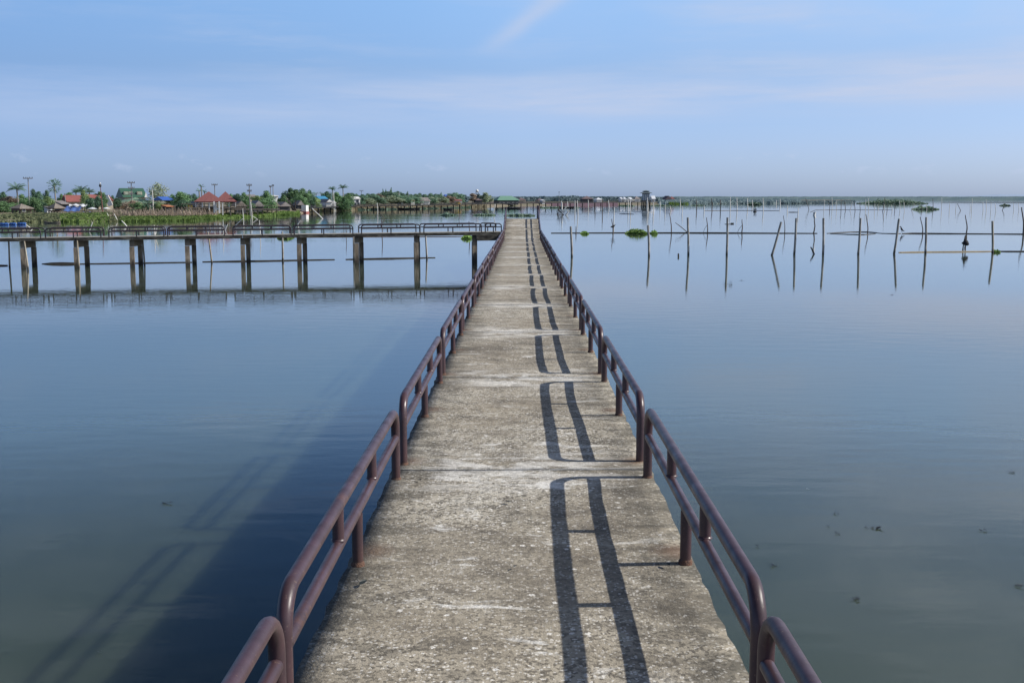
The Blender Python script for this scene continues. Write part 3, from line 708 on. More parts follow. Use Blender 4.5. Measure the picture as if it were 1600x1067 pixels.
# water plants: rounded leaves on short stalks
def hyacinth(px0, px1, py, hpx, n, label, m=m_hyac, depth=1.0, leaf=.10, group='clumps of floating water plants', name='water_plants', cat='water plants', bumps=None, seed=0):
    a = gnd(px0, py); b_ = gnd(px1, py); o = (a+b_)/2; W = (b_-a).length/2; hh = wd(hpx, o.y); g = MB(); r_ = random.Random(seed+int(px0))
    for i in range(n):
        x = r_.uniform(-1, 1); y = r_.uniform(-1, 1)
        env = max(.15, (1-abs(x)**2.2))*(.55+.45*noise.noise(Vector((x*W*.9, px0, 0)))+.25)
        z = r_.random()**.8*hh*env*r_.uniform(.5, 1.25)
        c = Vector((x*W, y*depth, z)); l_ = leaf*r_.uniform(.6, 1.25); nrm = Vector((r_.gauss(.2, .8), r_.gauss(0, .8)-.5, .8)).normalized()
        u = nrm.orthogonal().normalized(); u.rotate(Matrix.Rotation(r_.uniform(0, 6.28), 3, nrm)); v_ = nrm.cross(u)
        g.add([c-u*l_, c-u*l_*.4+v_*l_*.7, c+u*l_*.6+v_*l_*.55, c+u*l_*1.1, c+u*l_*.6-v_*l_*.55, c-u*l_*.4-v_*l_*.7], [(0,1,2,3,4,5)])
        if i % 3 == 0: g.add([c, c+Vector((l_*.12,0,0)), (c.x, c.y, -.05), (c.x-l_*.12, c.y, -.05)], [(0,1,2,3)])
    return tag(g.build(name, m, None, o), label, cat, group)
hyacinth(978, 1013, 365.5, 8, 924, 'big bright green clump of water plants around the dark post right of the walkway', leaf=.105)
hyacinth(1017, 1026, 365.5, 6.5, 132, 'small tuft of water plants just right of the dark post', leaf=.09)
hyacinth(907, 919, 365.5, 5, 176, 'small green clump on the floating pole near the walkway', leaf=.09)
hyacinth(1552, 1561, 394.5, 5, 154, 'green weed tuft at the foot of the pale bamboo-like post', leaf=.065, depth=.3)
hyacinth(436, 456, 372.5, 5, 418, 'yellow-green water plants seen below the deck of the side pier near its middle', leaf=.105)
hyacinth(722, 738, 373, 6, 352, 'yellow-green water plants seen below the deck of the side pier near the walkway', leaf=.105)
hyacinth(690, 711, 337, 3.2, 220, 'small dark green weed raft floating beyond the side pier', m_hyacfar, leaf=.3)
hyacinth(741, 774, 336.8, 2.0, 260, 'thin weed raft left of the walkway end', m_hyacfar, leaf=.3)
hyacinth(789, 835, 337.5, 2.6, 420, 'thin weed raft right behind the walkway end', m_hyacfar, leaf=.3)
hyacinth(842, 905, 325.3, 1.4, 380, 'long thin weed strip in front of the far footbridge', m_hyacfar, leaf=.45)
hyacinth(968, 991, 322.3, 1.6, 160, 'short dark weed strip left of the pavilion', m_hyacfar, leaf=.45)
hyacinth(1167, 1190, 320.5, 5, 380, 'small bushy weed island in front of the green far bank', m_hyacfar, leaf=.5, depth=2)
hyacinth(1342, 1446, 318.6, 7.5, 2200, 'long low green weed island on the right below the horizon', m_hyacfar, leaf=.55, depth=6)
hyacinth(1426, 1464, 327.6, 5.5, 420, 'ragged dark weed raft in front of the long weed island', m_hyacfar, leaf=.38, depth=2)
hyacinth(1563, 1578, 321.8, 3.2, 160, 'small dark weed hump near the right frame edge', m_hyacfar, leaf=.4, depth=1.5)
hyacinth(1080, 1103, 321.6, 1.0, 120, 'thin weed strip in front of the green bank', m_hyacfar, leaf=.45)
hyacinth(1018, 1052, 321.8, 1.4, 160, 'thin weed strip right of the pavilion stilts', m_hyacfar, leaf=.45)

# ================================================================== LEFT SHORE
SHORE = [(-420, 349), (-150, 348.5), (0, 348), (90, 347), (150, 346.5), (200, 346), (300, 344.5), (345, 341), (400, 338.5), (470, 334.5), (485, 331), (560, 328.3), (640, 327), (720, 325), (800, 321.8), (880, 320.6), (960, 320.2), (1060, 319.6), (1150, 318.6), (1250, 318.4), (1330, 317.6)]
def shore_y(px):
    for (a, ya), (b_, yb) in zip(SHORE[:-1], SHORE[1:]):
        if a <= px <= b_: return ya+(yb-ya)*(px-a)/(b_-a)
    return SHORE[0][1] if px < 0 else SHORE[-1][1]
PROF = [(-3, -.6), (0, -.05), (2.5, .21), (8, .48), (20, .83), (45, 1.12), (120, 1.32), (400, 1.5), (1500, 1.6)]
def prof(o):
    for (a, za), (b_, zb) in zip(PROF[:-1], PROF[1:]):
        if a <= o <= b_: return za+(zb-za)*(o-a)/(b_-a)
    return -.05 if o < 0 else PROF[-1][1]
def shoreY(px): return gnd(px, shore_y(px)).y
def gz(px, Y): return prof(Y-shoreY(px))
m_earth, t, b = newmat('bank_earth')
ge = t.new('ShaderNodeNewGeometry'); P = ge.outputs['Position']
n = t.noise(P, .12, 6, .65); n2 = t.noise(P, .8, 4, .6)
c = t.ramp(n, [(.35, (.10, .12, .05)), (.5, (.19, .165, .11)), (.65, (.26, .20, .14))])
c = t.mix(t.mapr(n2, .4, .7, 0, .6), c, (.12, .10, .07, 1)); t.link(c, b.inputs['Base Color']); b.inputs['Roughness'].default_value = .95
g = MB(); pxs = list(range(-420, 1331, 14)); vs = []
for px in pxs:
    p0 = gnd(px, shore_y(px)); d = Vector((p0.x, p0.y, 0)).normalized()
    wob = 2.0*noise.noise(Vector((px*.11, 0, 0)))
    for o, z in PROF:
        q = p0 + d*(o+wob*(o < 30)); vs.append((q.x, q.y, z + (.12*noise.noise(q*.15) if o > 0 else 0)))
nr = len(PROF)
g.add(vs, [(i*nr+j, (i+1)*nr+j, (i+1)*nr+j+1, i*nr+j+1) for i in range(len(pxs)-1) for j in range(nr-1)], True)
tag(g.build('shore_ground', m_earth), 'low earthy shore of the village along the left side of the lake', kind='structure')

def grass_band(name, x0, x1, o0, o1, n, h, m, label, clump=1.0, wdt=.35):
    g = MB(); r_ = random.Random(int(x0*3+x1+n)); orig = gnd((x0+x1)/2, shore_y((x0+x1)/2))
    for i in range(n):
        px = r_.uniform(x0, x1); o = r_.uniform(o0, o1); p0 = gnd(px, shore_y(px)); d = Vector((p0.x, p0.y, 0)).normalized(); q = p0+d*o
        k = noise.noise(q*.12*clump)
        if k < -.25 and r_.random() < .8: continue
        z = max(prof(o), 0)-.05; hh = h*r_.uniform(.45, 1.1)*(1+.6*k); a = r_.uniform(0, 3.14); u = Vector((math.cos(a), math.sin(a), 0))*wdt*r_.uniform(.6, 1.4)
        tp = Vector((r_.uniform(-.3, .3)*hh, r_.uniform(-.3, .3)*hh, hh)); q = q-orig; q.z = z
        g.add([q-u, q+u, q+u*.5+tp, q-u*.3+tp*.9], [(0,1,2,3)])
    return tag(g.build(name, m, None, orig), label, 'grass', None, 'stuff')
grass_band('marsh_grass', 188, 345, -5, 7, 6500, .42, m_reed, 'bright green marsh grass along the waterline below the village', wdt=.28)
grass_band('marsh_grass', 335, 468, -5, 6, 4600, .5, m_reed, 'bright green marsh grass along the waterline right of the red pavilions', wdt=.3)
grass_band('bank_grass', -40, 195, -1, 20, 5200, .45, m_reed2, 'dull green grass on the bank at the left edge', wdt=.3)
grass_band('bank_grass', 95, 170, -2, 16, 2200, .5, m_reed, 'greener bank grass below the blue tarpaulin', wdt=.28)
grass_band('bank_grass', 478, 760, -3, 14, 5200, .9, foliage('dry_bank_grass', (.22, .185, .12), (.36, .31, .21)), 'brownish green grass on the bank behind the far footbridge', wdt=.5)
grass_band('marsh_grass', 560, 735, -5, 3, 1800, .6, m_hyacfar, 'green waterline plants behind the far footbridge', wdt=.5)
m_farreed = foliage('far_reed', hz((.11, .16, .07), 1400), hz((.18, .23, .11), 1400))
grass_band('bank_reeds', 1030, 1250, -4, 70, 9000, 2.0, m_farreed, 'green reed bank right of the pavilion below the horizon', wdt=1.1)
grass_band('bank_reeds', 1240, 1335, -4, 60, 2600, 1.2, m_farreed, 'low thinning reed bank further right below the horizon', wdt=1.0)
grass_band('marsh_grass', 1045, 1075, -6, 10, 500, 1.6, m_reed, 'brighter reeds at the near corner of the green bank', wdt=.8)

# ---- far shore on the right (single mass of distant forest)
m_fs, t, b = newmat('hazy_far_forest')
ge = t.new('ShaderNodeNewGeometry'); P = ge.outputs['Position']
n = t.noise(t.scale(P, (.02, .02, .12)), 1, 5, .65)
szz = t.new('ShaderNodeSeparateXYZ'); t.link(P, szz.inputs[0])
c = t.mix(t.mapr(n, .35, .65), (.10, .15, .18, 1), (.155, .21, .215, 1))  # bluish distance haze is put straight into both forest colours
t.link(c, b.inputs['Base Color']); b.inputs['Roughness'].default_value = 1; b.inputs['Specular IOR Level'].default_value = 0
g = MB(); YF = gnd(1300, 312.75).y; r_ = random.Random(3)
def fartop(px): return 307.0 + .55*noise.noise(Vector((px*.021, 0, 0))) + .45*noise.noise(Vector((px*.11, 4, 0))) + .35*noise.noise(Vector((px*.45, 9, 0)))
prof_n = 7; cols = [700+i*1.6 for i in range(1400)]; vs = []
for px in cols:
    yt = fartop(px); ztop = at(px, yt, YF).z
    bp_ = at(px, 311, YF); bp_.z = 0; d = Vector((bp_.x, bp_.y, 0)).normalized()
    for j in range(prof_n):
        s = j/(prof_n-1); q = bp_ + d*(s*160)
        vs.append((q.x, q.y, -.3 + ztop*min(1, s**.7)*(1+.0*s)))
g.add(vs, [(i*prof_n+j, (i+1)*prof_n+j, (i+1)*prof_n+j+1, i*prof_n+j+1) for i in range(len(cols)-1) for j in range(prof_n-1)])
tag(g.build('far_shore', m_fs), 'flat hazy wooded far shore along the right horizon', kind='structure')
# a faint range of hills past the right edge
g = MB(); cols = [1480+i*10 for i in range(70)]; vs = []
for px in cols:
    q = at(px, 311, 9000); zt = at(px, 306.5-3.0*math.exp(-((px-1610)/55)**2)-1.5*math.exp(-((px-1800)/90)**2)+.4*noise.noise(Vector((px*.03, 0, 0))), 9000).z
    vs += [(q.x, q.y, -5), (q.x, q.y+400, max(zt, 1))]
g.add(vs, [(2*i, 2*i+2, 2*i+3, 2*i+1) for i in range(len(cols)-1)], True)
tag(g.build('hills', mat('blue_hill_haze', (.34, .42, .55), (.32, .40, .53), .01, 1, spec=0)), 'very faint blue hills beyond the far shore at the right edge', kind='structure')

# ------------------------------------------------------------------ trees
def crown_mesh(seed, nb, n, leaf, flat=1.0, spread=.30, up=0):
    """unit crown: about 1 wide, 1 tall, base z=0"""
    r_ = random.Random(seed); g = MB(); bl = []
    for i in range(nb):
        a = r_.uniform(0, 6.28); d = spread*r_.random()**.6
        z = r_.uniform(.22, .80) ; k = 1-abs(z-.45)*.9
        bl.append((Vector((math.cos(a)*d*k*1.1, math.sin(a)*d*k*1.1, z)), r_.uniform(.13, .24)))
    bl.append((Vector((0, 0, .86)), .13))
    for i in range(n):
        c, rad = bl[r_.randrange(len(bl))]
        d = Vector((r_.gauss(0, 1), r_.gauss(0, 1), r_.gauss(0, 1))).normalized()
        q = c + d*rad*(r_.random()**.35); q.z = c.z + (q.z-c.z)*flat
        l_ = leaf*r_.uniform(.6, 1.35); nn = (d+Vector((r_.gauss(0, .5), r_.gauss(0, .5), r_.gauss(0, .5)+.3))).normalized()
        u = nn.orthogonal().normalized(); u.rotate(Matrix.Rotation(r_.uniform(0, 6.28), 3, nn)); v_ = nn.cross(u)
        g.add([q-u*l_, q+v_*l_*.6, q+u*l_, q-v_*l_*.6], [(0,1,2,3)])
    return g
_cr = {}
def crown(var, m):
    k = (var, m.name)
    if k not in _cr:
        P_ = {'round': (1, 15, 2400, .036), 'round2': (2, 12, 2100, .038), 'tall': (3, 13, 1900, .036), 'sparse': (4, 18, 1150, .030), 'bush': (5, 18, 2400, .038), 'conifer': (6, 9, 500, .06), 'small': (7, 8, 420, .085), 'small2': (8, 7, 380, .09)}[var]
        g = crown_mesh(*P_, spread=.36 if var in ('bush', 'sparse') else .29)
        if var == 'conifer':
            g.v = [(x*(1.25-z)*1.3, y*(1.25-z)*1.3, z*1.05) for x, y, z in g.v]
        if var == 'bush':
            g.v = [(x, y, z*1.05-.12) for x, y, z in g.v]
        _cr[k] = g.mesh('crown', m)
    return _cr[k]
_tk = {}
def trunk_mesh(var):
    if var not in _tk:
        r_ = random.Random(hash(var) % 97 if False else len(_tk)+3); g = MB()
        g.tube([(0,0,-.08), (.01,0,.12), (-.01,.01,.35), (.02,0,.62)], [.035, .026, .022, .012], 7)
        for a in range(5):
            an = a*1.26+.3; z0 = .22+.05*a; g.tube([(0,0,z0), (math.cos(an)*.14, math.sin(an)*.14, z0+.14), (math.cos(an)*.26, math.sin(an)*.26, z0+.27)], [.014, .010, .005], 5)
        _tk[var] = g.mesh('trunk', m_trunk)
    return _tk[var]
def tree(px, ytop, wpx, Y, var, m, label, group, name='tree', lift=.05, cat='tree'):
    z0 = gz(px, Y)-.1; p = at(px, 311, Y); p.z = z0
    hh = at(px, ytop, Y).z - z0; w_ = wd(wpx, Y)*1.62
    t_ = empty(name, p, 0, label, cat, group)
    rz = (px*1.7) % 6.28
    if lift >= 0: link('trunk', trunk_mesh('a'), t_, (0,0,0), (0,0,rz), (min(w_, hh*1.2), min(w_, hh*1.2), hh))
    l_ = max(lift, 0); link('crown', crown(var, m), t_, (0, 0, hh*l_), (0, 0, rz), (w_, w_, hh*(1-l_)*1.02))
    return t_
def palm(px, ytop, wpx, Y, label, group, fronds=26, droop=.85, m=m_palm, kind='coconut'):
    z0 = gz(px, Y)-.1; p = at(px, 311, Y); p.z = z0; zt = at(px, ytop, Y).z; Lf = wd(wpx, Y)*.66; hh = zt-z0-Lf*.55
    t_ = empty('palm_tree', p, 0, label, 'palm tree', group); r_ = random.Random(int(px*13))
    MB().tube([(0,0,-.3), (.1,0,hh*.35), (.05,.05,hh*.7), (0,0,hh)], [.20, .16, .14, .13], 8).build('trunk', m_palmtrunk, t_)
    g = MB()
    if kind == 'coconut':
        for i in range(fronds):
            a = i*2.399+r_.uniform(-.2, .2); e0 = R(r_.uniform(5, 78)); ln = Lf*r_.uniform(.8, 1.1); pts = []; q = Vector((0,0,hh)); n = 7
            for j in range(n+1):
                pts.append(q.copy()); e = e0 - (j/n)**1.3*R(75)*droop; q = q + Vector((math.cos(a)*math.cos(e), math.sin(a)*math.cos(e), math.sin(e)))*ln/n
            side = Vector((-math.sin(a), math.cos(a), 0))
            for j in range(n):
                b0, b1 = pts[j], pts[j+1]; wl_ = ln*.23*math.sin(math.pi*(j+.9)/(n+1.2))+.05
                for sgn in (-1, 1):
                    for s in (0., .5):
                        c0 = b0.lerp(b1, s); c1 = b0.lerp(b1, s+.38); tip = c1+side*sgn*wl_+Vector((0,0,-wl_*.55))+(b1-b0)*.4
                        g.add([c0, c1, tip], [(0,1,2)])
    else:   # fan palm: a ball of stiff fans
        for i in range(46):
            d = Vector((r_.gauss(0,1), r_.gauss(0,1), r_.gauss(.25,1))).normalized(); ln = Lf*r_.uniform(.75, 1.05); c = Vector((0,0,hh)); b0 = c+d*ln*.45
            u = d.orthogonal().normalized(); u.rotate(Matrix.Rotation(r_.uniform(0, 6.28), 3, d)); v_ = d.cross(u)
            for k in range(5):
                an = (k-2)*.45; e = (d*math.cos(an)+u*math.sin(an))*ln*.58; g.add([b0-v_*.05, b0+e*.8+d.cross(e)*.10, b0+e, b0+e*.8-d.cross(e)*.10], [(0,1,2,3)])
            g.add([c-v_*.04, c+v_*.04, b0+v_*.03, b0-v_*.03], [(0,1,2,3)])
    g.build('crown', m, t_)
    return t_

# ------------------------------------------------------------------ building kit
def bm(name, c1, Y=240, c2=None, rough=.8, scale=.8, bump=0, stretch=(1,1,1)):
    return mat(name, hz(c1, Y, 5200), hz(c2, Y, 5200) if c2 else tuple(x*.72 for x in hz(c1, Y, 5200)), scale, rough, bump, stretch)
m_redroof = bm('red_clay_roof', (.25, .08, .068), 240, (.18, .058, .052), .8, 1.2, .3, (4, 1, 1))
m_redroof2 = bm('bright_red_roof', (.36, .105, .082), 240, (.26, .085, .07))
m_greenroof = bm('green_sheet_roof', (.045, .13, .075), 240, (.04, .10, .065), .5)
m_palegreen = bm('pale_green_roof', (.22, .33, .21), 240, (.17, .26, .17), .6)
m_mintroof = bm('mint_sheet_roof', (.16, .32, .21), 560, (.13, .27, .18), .6)
m_blueroof = bm('blue_sheet_roof', (.05, .15, .55), 240, (.05, .13, .42), .5)
m_blueroof2 = bm('turquoise_sheet_roof', (.06, .30, .50), 350, (.05, .24, .42), .5)
m_thatch = bm('grey_thatch', (.30, .255, .21), 240, (.19, .155, .125), .95, 3, .5)
m_tin = bm('rusty_grey_tin', (.34, .31, .29), 240, (.20, .16, .14), .6, 1.5)
m_brownroof = bm('dark_brown_roof', (.17, .10, .09), 560, (.12, .08, .075), .8)
m_white = bm('white_wall', (.86, .85, .82), 240, (.72, .71, .68))
m_cream = bm('cream_wall', (.55, .47, .35), 240, (.42, .36, .27))
m_woodwall = bm('brown_plank_wall', (.20, .12, .08), 240, (.13, .085, .06), .85, 1.5, .2, (6, 6, .5))
m_darkwall = bm('dark_shade_wall', (.05, .05, .055), 240, (.035, .035, .04))
m_glass = mat('dark_window_glass', (.03, .04, .05), (.05, .06, .08), 1, .12)
m_winlight = bm('pale_window', (.42, .46, .36), 240)
m_tarpb = bm('blue_tarpaulin', (.10, .19, .48), 240, (.08, .13, .34), .5, .6)
m_canvas = bm('white_canvas', (.78, .79, .80), 240, (.62, .66, .72), .7)
m_orange = bm('orange_awning', (.60, .24, .10), 240)
m_yellow = bm('yellow_sign_paint', (.75, .48, .05), 240)
m_pole = bm('grey_power_pole', (.27, .26, .25), 240, (.20, .19, .19))
m_redwall = bm('red_brick_bank', (.105, .038, .05), 560, (.085, .045, .055), .9, .25)
m_blueboat = bm('blue_boat_paint', (.04, .14, .45), 170, (.04, .10, .30), .4)

def roof_mesh(kind, W, Dp, zr, ov=.4, th=.12, hipk=.55):
    """eave at z=0, ridge at z=zr, W along x, Dp along y"""
    x, y = W/2, Dp/2+ov; g = MB()
    if kind == 'gable_x': t_ = [(-x, 0, zr), (x, 0, zr)]
    elif kind == 'gable_y': t_ = [(0, -y, zr), (0, y, zr)]
    elif kind == 'hip': k = max(0.02, x-y*hipk*1.4) if W > Dp else .02; t_ = [(-k, 0, zr), (k, 0, zr)]
    elif kind == 'shed': t_ = [(-x, y, zr), (x, y, zr)]
    b0 = [(-x,-y,0), (x,-y,0), (x,y,0), (-x,y,0)]; lo = [(p[0],p[1],-th) for p in b0]
    g.add(b0+t_+lo, {'gable_x': [(0,1,5,4),(2,3,4,5),(1,2,5),(3,0,4)], 'hip': [(0,1,5,4),(2,3,4,5),(1,2,5),(3,0,4)], 'gable_y': [(1,2,5,4),(3,0,4,5),(0,1,4),(2,3,5)], 'shed': [(0,1,5,4),(1,2,5),(3,0,4),(2,3,4,5)]}[kind] + [(6,7,1,0),(7,8,2,1),(8,9,3,2),(9,6,0,3),(9,8,7,6)])
    return g
def house(name, label, x0, x1, ye, yt, Y, roof, mw, mr, dep=6, cat='house', wins=(), cols=0, stilts=0, hipk=.55, wfrac=.86, mwin=None, openf=False, flat=False, zb=None, door=None, gable=None, group=None, eave=.4):
    xc = (x0+x1)/2; W = wd(x1-x0, Y); p = at(xc, 311, Y+dep/2); z0 = gz(xc, Y)-.1 if zb is None else zb; p.z = z0
    rz = -math.atan2(p.x, p.y) + (0 if cat == 'pavilion' else .16 + .22*((x0*7.3) % 1)); t_ = empty(name, p, rz, label, cat, group)
    zl = at(xc, ye, Y).z-z0; zr = at(xc, yt, Y).z-z0; Ww = W*wfrac
    f0 = min(stilts, zl*.6)
    if not openf:
        MB().box((0, 0, (f0+zl)/2), (Ww, dep, zl-f0)).build('wall', mw, t_)
    elif mw:
        MB().box((0, dep*.2, (f0+zl*.62)/2+.0), (Ww*.92, dep*.6, zl*.62-f0)).build('wall', mw, t_)
        MB().box((0, 0, zl-.12), (Ww, dep, .2)).build('ceiling_beam', m_woodwall, t_)
    if stilts:
        for i in range(4):
            for s in (-1, 1): MB().box((Ww*(-.45+.3*i), s*dep*.42, f0/2-.3), (.18, .18, f0+.6)).build('stilt', m_wood, t_)
    for i in range(cols):
        xx = Ww/2*(-1+2*i/max(1, cols-1)); MB().box((xx, -dep/2+.15, zl/2), (.19, .19, zl-.02)).build('column', m_white, t_)
    if flat: MB().box((0, 0, zl+.1), (W, dep+.4, .2)).build('roof', mr, t_)
    else: roof_mesh(roof, W, dep, zr-zl, eave, hipk=hipk).build('roof', mr, t_, (0, 0, zl+.003))
    if gable:
        g = MB(); y = -dep/2-eave-.03; x = W/2*.86; h_ = (zr-zl)*.86
        g.add([(-x, y, .05), (x, y, .05), (0, y, h_)], [(0,1,2)]); g.build('gable', gable, t_, (0,0,zl))
    for fx, fz, w_, h_ in wins:
        fr = MB().box((fx*Ww, -dep/2-.02, f0+fz*(zl-f0)), (w_*1.25, .07, h_*1.2)).build('window', m_white if mwin is None else mwin, t_)
        MB().box((fx*Ww, -dep/2-.062, f0+fz*(zl-f0)), (w_, .04, h_)).build('pane', m_glass if mwin is None else m_winlight, fr)
    if door is not None:
        MB().box((door*Ww, -dep/2-.025, f0+.95), (.9, .06, 1.9)).build('door', m_woodwall, t_)
    return t_
def power_pole(px, ytop, ybase, Y, label, arms=1, aw=13, cat='utility pole', lean=0):
    z0 = gz(px, Y)-.2; p = at(px, 311, Y); p.z = z0; hh = at(px, ytop, Y).z-z0
    t_ = empty('utility_pole', p, .25, label, cat, 'utility poles of the village')
    MB().tube([(0,0,-.5), (lean*.4,0,hh*.5), (lean,0,hh)], [.12, .10, .08], 8).build('pole', m_pole, t_)
    for i in range(arms):
        z = hh-.25-i*1.1; w_ = wd(aw, Y)*(1-.15*i)
        ar = MB().box((lean, -.14, z), (w_, .14, .16)).build('crossarm', m_pole, t_)
        for s in (-.45, -.2, .2, .45): MB().tube([(lean+w_*s, -.14, z+.08), (lean+w_*s, -.14, z+.30)], [.07, .05], 6).build('insulator', m_darkwall, ar)
    return t_
def boat(px, py, Lm, label, m, rz=0, group=None, wid=1.1):
    p = gnd(px, py); t_ = empty('rowing_boat', p, rz, label, 'boat', group); n = 9; g = MB(); vs = []
    for i in range(n):
        s = -1+2*i/(n-1); wv = wid/2*(1-abs(s)**2.6)+.02; sh = .42+.28*s*s
        vs += [(s*Lm/2, -wv, sh), (s*Lm/2*.96, -wv*.6, -.15), (s*Lm/2*.96, wv*.6, -.15), (s*Lm/2, wv, sh), (s*Lm/2, wv*.88, sh), (s*Lm/2*.95, wv*.5, .05), (s*Lm/2*.95, -wv*.5, .05), (s*Lm/2, -wv*.88, sh)]
    g.add(vs, [(i*8+k, i*8+(k+1)%8, (i+1)*8+(k+1)%8, (i+1)*8+k) for i in range(n-1) for k in range(8)] + [tuple(range(7, -1, -1)), tuple((n-1)*8+k for k in range(8))])
    g.build('hull', m, t_)
    for s in (-.4, .1, .5): MB().box((s*Lm/2, 0, .34), (.22, wid*.7, .04)).build('bench', m_wood, t_)
    return t_

# ------------------------------------------------------------------ the village, from left to right
house('stilt_hut', 'small thatched hut with plank walls on stilts at the left of the village', 21.5, 44, 325.5, 318.5, 190, 'hip', m_woodwall, m_thatch, 4, 'hut', stilts=.9, wins=[(-.2, .5, .5, .6)], hipk=.3, wfrac=.8)
house('thatched_shelter', 'open thatched shelter beside a small white shed', 77.5, 95, 325, 317.5, 192, 'hip', m_woodwall, m_thatch, 3.5, 'hut', openf=True, cols=0, hipk=.3, wfrac=.8, stilts=.5)
house('white_shed', 'tiny white shed left of the open thatched shelter', 70, 79, 323.6, 322.6, 196, 'shed', m_white, m_tin, 3, 'shed')
house('tin_lean_to', 'sloping pale tin lean-to roof below the fan palm', 89, 103, 318.5, 313.5, 214, 'shed', m_darkwall, m_tin, 4, 'shed')
house('red_roofed_house', 'wide house with bright red roof behind trees, left part', 100, 128, 315, 305, 232, 'gable_x', m_cream, m_redroof2, 7, wins=[(-.25, .4, .8, .9), (.25, .4, .8, .9)])
house('red_roofed_house', 'house with bright red roof right of the yellow-green tree', 132, 153, 309.5, 304, 246, 'gable_x', m_cream, m_redroof2, 7, wins=[(0, .5, .9, .9)])
house('red_roofed_house', 'small red roof with a white gable edge right of the street lamp', 160, 173, 313, 305, 236, 'gable_y', m_cream, m_redroof2, 6, gable=m_redroof2)
o = MB().bar((0,0,0), (wd(6.5, 225), 0, -wd(15, 225)), .25, .9).build('stair_parapet', m_white, None, at(166, 306.5, 225)); tag(o, 'white slanting parapet at the end of the small red roof', 'parapet')
def tarp(px0, px1, y0, y1, Y, m, name, label, cat):
    p = at((px0+px1)/2, 311, Y); z0 = gz(px0, Y); p.z = z0; W = wd(px1-px0, Y); za, zb_ = at(px0, y0, Y).z-z0, at(px0, y1, Y).z-z0
    t_ = empty(name, p, 0, label, cat); g = MB(); n = 8; vs = []
    for i in range(n+1):
        x = -W/2+W*i/n; sg = .22*math.sin(i*1.9)
        vs += [(x, -1.2, max(.2, zb_)+sg*.4), (x, 0, za+sg), (x, 1.6, za*.8+sg*.5)]
    g.add(vs, [(i*3+k, (i+1)*3+k, (i+1)*3+k+1, i*3+k+1) for i in range(n) for k in range(2)], True); g.build('sheet', m, t_)
    for x in (-W*.47, W*.47): MB().tube([(x, 0, -.2), (x, 0, za)], .06, 6).build('post', m_wood, t_)
    return t_
tarp(102, 127, 323.5, 330.5, 206, m_tarpb, 'tarpaulin', 'sagging blue tarpaulin below the wide red roof', 'tarpaulin')
tarp(104, 132, 319.8, 321.4, 216, m_canvas, 'canvas_awning', 'long pale awning above the blue tarpaulin', 'awning')
tarp(128, 143, 320.8, 323.2, 214, m_canvas, 'canvas_awning', 'short pale blue awning right of the blue tarpaulin', 'awning')
def umbrella(px, ytop, wpx, Y, label, m=m_canvas):
    p = at(px, 311, Y); z0 = gz(px, Y); p.z = z0; zt = at(px, ytop, Y).z-z0; r_ = wd(wpx, Y)/2; t_ = empty('market_umbrella', p, 0, label, 'umbrella', 'white umbrellas on the bank')
    g = MB(); k = 10; vs = [(0,0,zt)] + [(r_*math.cos(i*6.283/k), r_*math.sin(i*6.283/k), zt-r_*.32) for i in range(k)]
    g.add(vs, [(0, 1+i, 1+(i+1) % k) for i in range(k)]+[tuple(range(k, 0, -1))]); g.build('canopy', m, t_); MB().tube([(0,0,-.1), (0,0,zt-.05)], .05, 6).build('pole', m_pole, t_)
umbrella(143.5, 324, 16, 208, 'wide white umbrella left of the street lamp')
umbrella(165.5, 324, 13, 208, 'white umbrella right of the street lamp')
umbrella(134, 319, 5, 212, 'small white umbrella above the blue tarpaulin end')
house('green_roofed_house', 'tall house with a dark green dormered roof behind a crossarm pole', 187, 224, 308, 294, 262, 'gable_x', m_cream, m_greenroof, 9)
hb = bpy.data.objects['green_roofed_house']; Wg = wd(37, 262); zl = at(205, 308, 262).z-hb.location.z; zr = at(205, 294, 262).z-hb.location.z
for fx in (-.32, -.17, .22):
    d_ = MB().box((fx*Wg, -3.1, zl+(zr-zl)*.42), (1.1, 1.3, (zr-zl)*.34)).build('dormer', m_cream, hb)
    MB().box((fx*Wg, -3.78, zl+(zr-zl)*.42), (.75, .06, (zr-zl)*.22)).build('pane', m_winlight, d_)
MB().add([(Wg*.36, -5.2, zl-.1), (Wg*.49, -5.2, zl-.1), (Wg*.425, -5.2, zl+(zr-zl)*.55)], [(0,1,2)]).build('gable', m_white, hb)
house('low_green_house', 'long low house with faded pale green hip roof in front of the dormered roof', 183, 240, 317.5, 308.5, 240, 'hip', m_cream, m_palegreen, 8, wins=[(-.3, .45, 1, 1), (.1, .45, 1, 1), (.35, .45, 1, 1)], hipk=.8)
house('blue_shed', 'open shed with bright blue sloping roof right of the pale tree', 246, 267, 312.5, 307.5, 236, 'gable_x', m_darkwall, m_blueroof, 5, 'shed', openf=True)
house('market_stall', 'low stall with an orange awning on the bank', 255, 268, 322.5, 320.5, 214, 'shed', m_darkwall, m_orange, 3, 'stall')
house('market_stall', 'low dark stall left of the yellow sign', 268, 292, 322.5, 320.8, 222, 'shed', m_darkwall, m_tin, 3, 'stall')
p = at(297, 324, 205); z0 = gz(297, 205); sgn = empty('yellow_sign', (p.x, p.y, z0), 0, 'small yellow sign board left of the red pavilions', 'sign')
MB().box((0, 0, p.z-z0), (.8, .06, .8)).build('board', m_yellow, sgn); MB().box((0, .06, (p.z-z0)/2-.3), (.08, .05, p.z-z0)).build('post', m_wood, sgn)
house('gabled_hut', 'small hut with white-edged gable left of the red pavilions', 299, 311, 322, 314.8, 214, 'gable_y', m_woodwall, m_tin, 5, 'hut', gable=m_darkwall)
